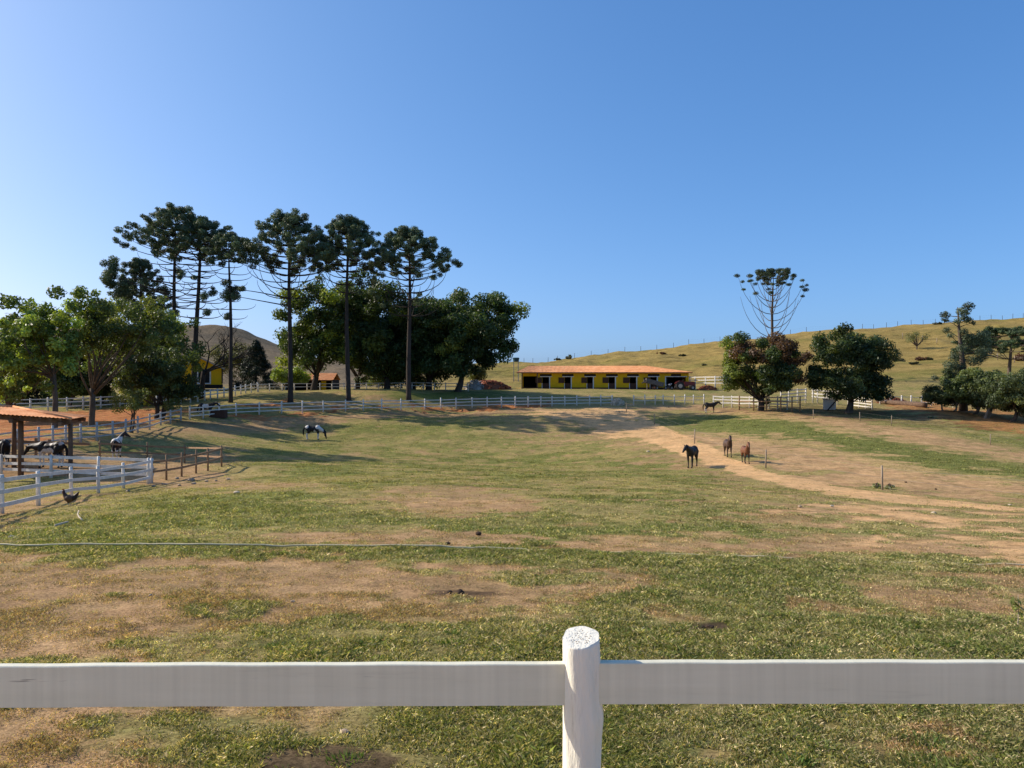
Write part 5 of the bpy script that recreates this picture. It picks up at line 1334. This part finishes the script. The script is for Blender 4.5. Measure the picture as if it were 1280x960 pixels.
# --- mango trees and right hand trees
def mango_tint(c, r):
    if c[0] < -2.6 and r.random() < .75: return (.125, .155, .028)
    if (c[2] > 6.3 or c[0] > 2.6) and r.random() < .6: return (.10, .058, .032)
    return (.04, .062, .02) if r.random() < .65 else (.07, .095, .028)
MG = 'round mango trees by the corral'
def mtree(px, d, x0, x1, yt, yb, label, seed, n, **kw): return ficus(px, d, x0, x1, yt, yb, label, (.03, .046, .016), seed, n, group=MG, full=.9, **kw)
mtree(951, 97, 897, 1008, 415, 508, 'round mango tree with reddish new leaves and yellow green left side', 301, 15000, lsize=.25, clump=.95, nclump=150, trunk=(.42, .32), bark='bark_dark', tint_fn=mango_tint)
mtree(1062, 95, 1005, 1122, 409, 507, 'round dark green mango tree with a forked pale trunk', 302, 16000, lsize=.24, clump=.95, nclump=160, trunk=(.34, .26), bark='bark', stems=2, tint_fn=lambda c, r: (.075, .095, .032) if r.random() < .25 else (.038, .06, .022))
RG = 'olive green trees on the right'
def rtree(px, d, x0, x1, yt, yb, label, seed, n, tint, **kw): return ficus(px, d, x0, x1, yt, yb+5, label, tint, seed, n, group=RG, full=.9, **kw)
OL = (.085, .10, .04)
rtree(1178, 96, 1153, 1196, 480, 502, 'small thin tree with grey stem left of the ragged conifer', 311, 2600, (.07, .085, .035), lsize=.2, clump=.6, nclump=50, trunk=(.12, .08), bark='bark_pale', shell=.3)
rtree(1193, 95.5, 1180, 1210, 474, 505, 'small tree with forked whitish stems under the ragged conifer', 312, 2600, (.06, .068, .035), lsize=.2, clump=.6, nclump=50, trunk=(.14, .1), bark='bark_pale', stems=2, shell=.3)
rtree(1219, 93, 1178, 1262, 450, 510, 'olive leafy tree right of the ragged conifer', 313, 9500, OL, lsize=.21, clump=.8, nclump=120, trunk=(.2, .14), bark='bark', stems=2, tint_fn=lambda c, r: (.11, .135, .045) if r.random() < .4 else (.055, .075, .03))
rtree(1233, 90, 1215, 1262, 472, 508, 'small leafy tree with a short pale split trunk', 314, 5500, OL, lsize=.2, clump=.7, nclump=90, trunk=(.2, .14), bark='bark_pale', stems=2, tint_fn=lambda c, r: (.10, .12, .045) if r.random() < .4 else (.05, .068, .028))
rtree(1266, 88, 1230, 1312, 460, 515, 'pale olive leafy tree at the right edge of the photo', 315, 9500, OL, lsize=.22, clump=.8, nclump=120, trunk=(.2, .14), bark='bark', stems=2, tint_fn=lambda c, r: (.13, .15, .06) if r.random() < .5 else (.065, .085, .035))

# --- plants and rocks on the hill
def hill_tree():
    d = 205.0; b = hp(1146, d); rg = np.random.default_rng(8); rr = random.Random(8)
    root = empty('sparse_tree', b, 0, 'small sparse tree alone on the dry hillside', 'tree')
    mb = MB(); c = []
    for k in range(16):
        e = Vector((rr.uniform(-2.3, 2.1), rr.uniform(-1.5, 1.5), rr.uniform(2.2, 4.6))); limb(mb, (0, 0, .8), e, .1, .03, .1, 4, 5, rr); c.append(tuple(e))
    mb.tube([(0, 0, -.3), (0, 0, 1.0)], [.2, .16], 8); mb.build('trunk', M['bark'], root)
    v, col = leaves(np.array(c), np.full(16, 1.0), 700, .2, (.10, .115, .045), .5, .3, 8); np_mesh('crown', v, 4, M['leaf'], col, root)
hill_tree()
HG = 'low bushes dotting the dry hill'
rr_ = random.Random(77)
for i, (px, d, r, red, lb) in enumerate(((912, 224, 1.0, 1, 'reddish bush on the hill above the reddish mango tree'), (1117, 185, 1.1, 0, 'dark bush on the hill right of the dark mango crown'), (1126, 183, .9, 0, 'small dark hill bush next to the one by the dark mango'), (1152, 182, 1.1, 1, 'brown bush below the sparse hill tree'), (1160, 181, .8, 0, 'small dark bush beside the brown hill bush'),
        (828, 232, .9, 1, 'brown bush on the hill over the trailer'), (853, 226, .7, 0, 'tiny dark bush on the hill over the motorbike'), (711, 248, 1.3, 0, 'dark mound of bush on the skyline over the stable'), (697, 248, .8, 0, 'small skyline bush left of the dark mound'), (926, 252, .9, 0, 'dark skyline bush left of the lone araucaria'),
        (1142, 172, .7, 0, 'small dark bush low on the hill left of the ragged conifer'), (1276, 172, 1.8, 1, 'reddish bush behind the umbrella araucaria'), (1230, 185, 1.4, 0, 'grey bush under the umbrella araucaria'), (1172, 250, 1.0, 0, 'dark skyline bush left of the ragged conifer'), (880, 200, .6, 0, 'tiny bush on the hill above the white fence'))):
    b = hp(px, d); rg = np.random.default_rng(400+i)
    root = empty('hill_bush', b, 0, lb, 'bush', HG); c = rg.normal(size=(14, 3))*np.array([r*.6, r*.5, r*.22]); c[:, 2] = np.abs(c[:, 2])+r*.25
    v, col = leaves(c, np.full(14, r*.42), 420, .17*r+.05, (.10, .05, .03) if red else (.05, .052, .026), .6, .3, 500+i); np_mesh('crown', v, 4, M['leaf'], col, root)
    MB().tube([(0, 0, -.2), (0, 0, r*.5)], [.08, .04], 6).build('trunk', M['bark_dark'], root)

# ------------------------------------------------------------------ light, sky, camera
SUN_EL = math.radians(31.0); sx, sy = -.960, .280
w = bpy.data.worlds.new('World'); scene.world = w; w.use_nodes = True; nt = w.node_tree
sky = nt.nodes.new('ShaderNodeTexSky'); sky.sky_type = 'NISHITA'; sky.sun_disc = False
sky.sun_elevation = SUN_EL; sky.sun_rotation = math.atan2(sx, sy); sky.altitude = 900; sky.air_density = 1.0; sky.dust_density = .6; sky.ozone_density = 1.6
sky.altitude = 0; sky.air_density = .58; sky.dust_density = 1.7; sky.ozone_density = 5.0
bg = nt.nodes['Background']; BS = .15; EXPO = .15; bg.inputs[1].default_value = BS
sep = nt.nodes.new('ShaderNodeSeparateColor'); cmb = nt.nodes.new('ShaderNodeCombineColor'); nt.links.new(sky.outputs[0], sep.inputs[0])
for i, (pw_, k) in enumerate(((1.0, 1.01), (.76, .965), (.6, 1.09))):      # clear deep blue of a dry afternoon
    p_ = nt.nodes.new('ShaderNodeMath'); p_.operation = 'POWER'; p_.inputs[1].default_value = pw_
    m_ = nt.nodes.new('ShaderNodeMath'); m_.operation = 'MULTIPLY'; m_.inputs[1].default_value = k*BS**pw_/BS/2**EXPO
    nt.links.new(sep.outputs[i], p_.inputs[0]); nt.links.new(p_.outputs[0], m_.inputs[0]); nt.links.new(m_.outputs[0], cmb.inputs[i])
nt.links.new(cmb.outputs[0], bg.inputs[0])
sd = bpy.data.lights.new('sun', 'SUN'); sd.energy = 5.0; sd.angle = math.radians(.5); sd.color = (1.0, .91, .78)
so = bpy.data.objects.new('sun', sd); link(so); so.location = (-60, 20, 60)
S = Vector((sx*math.cos(SUN_EL), sy*math.cos(SUN_EL), math.sin(SUN_EL)))
so.rotation_euler = (-S).to_track_quat('-Z', 'Y').to_euler()
cam = bpy.data.cameras.new('camera'); cam.sensor_width = 36; cam.lens = F/1280*36; cam.clip_end = 5000; cam.clip_start = .05
co = bpy.data.objects.new('camera', cam); link(co); co.location = (0, 0, EYE); co.rotation_euler = (math.radians(90), 0, 0); scene.camera = co
vs_ = scene.view_settings; vs_.view_transform = 'Standard'; vs_.look = 'None'; vs_.exposure = EXPO+.10; vs_.gamma = 1.0; vs_.use_curve_mapping = False
scene.cycles.max_bounces = 6; scene.cycles.transparent_max_bounces = 4; scene.cycles.use_denoising = True
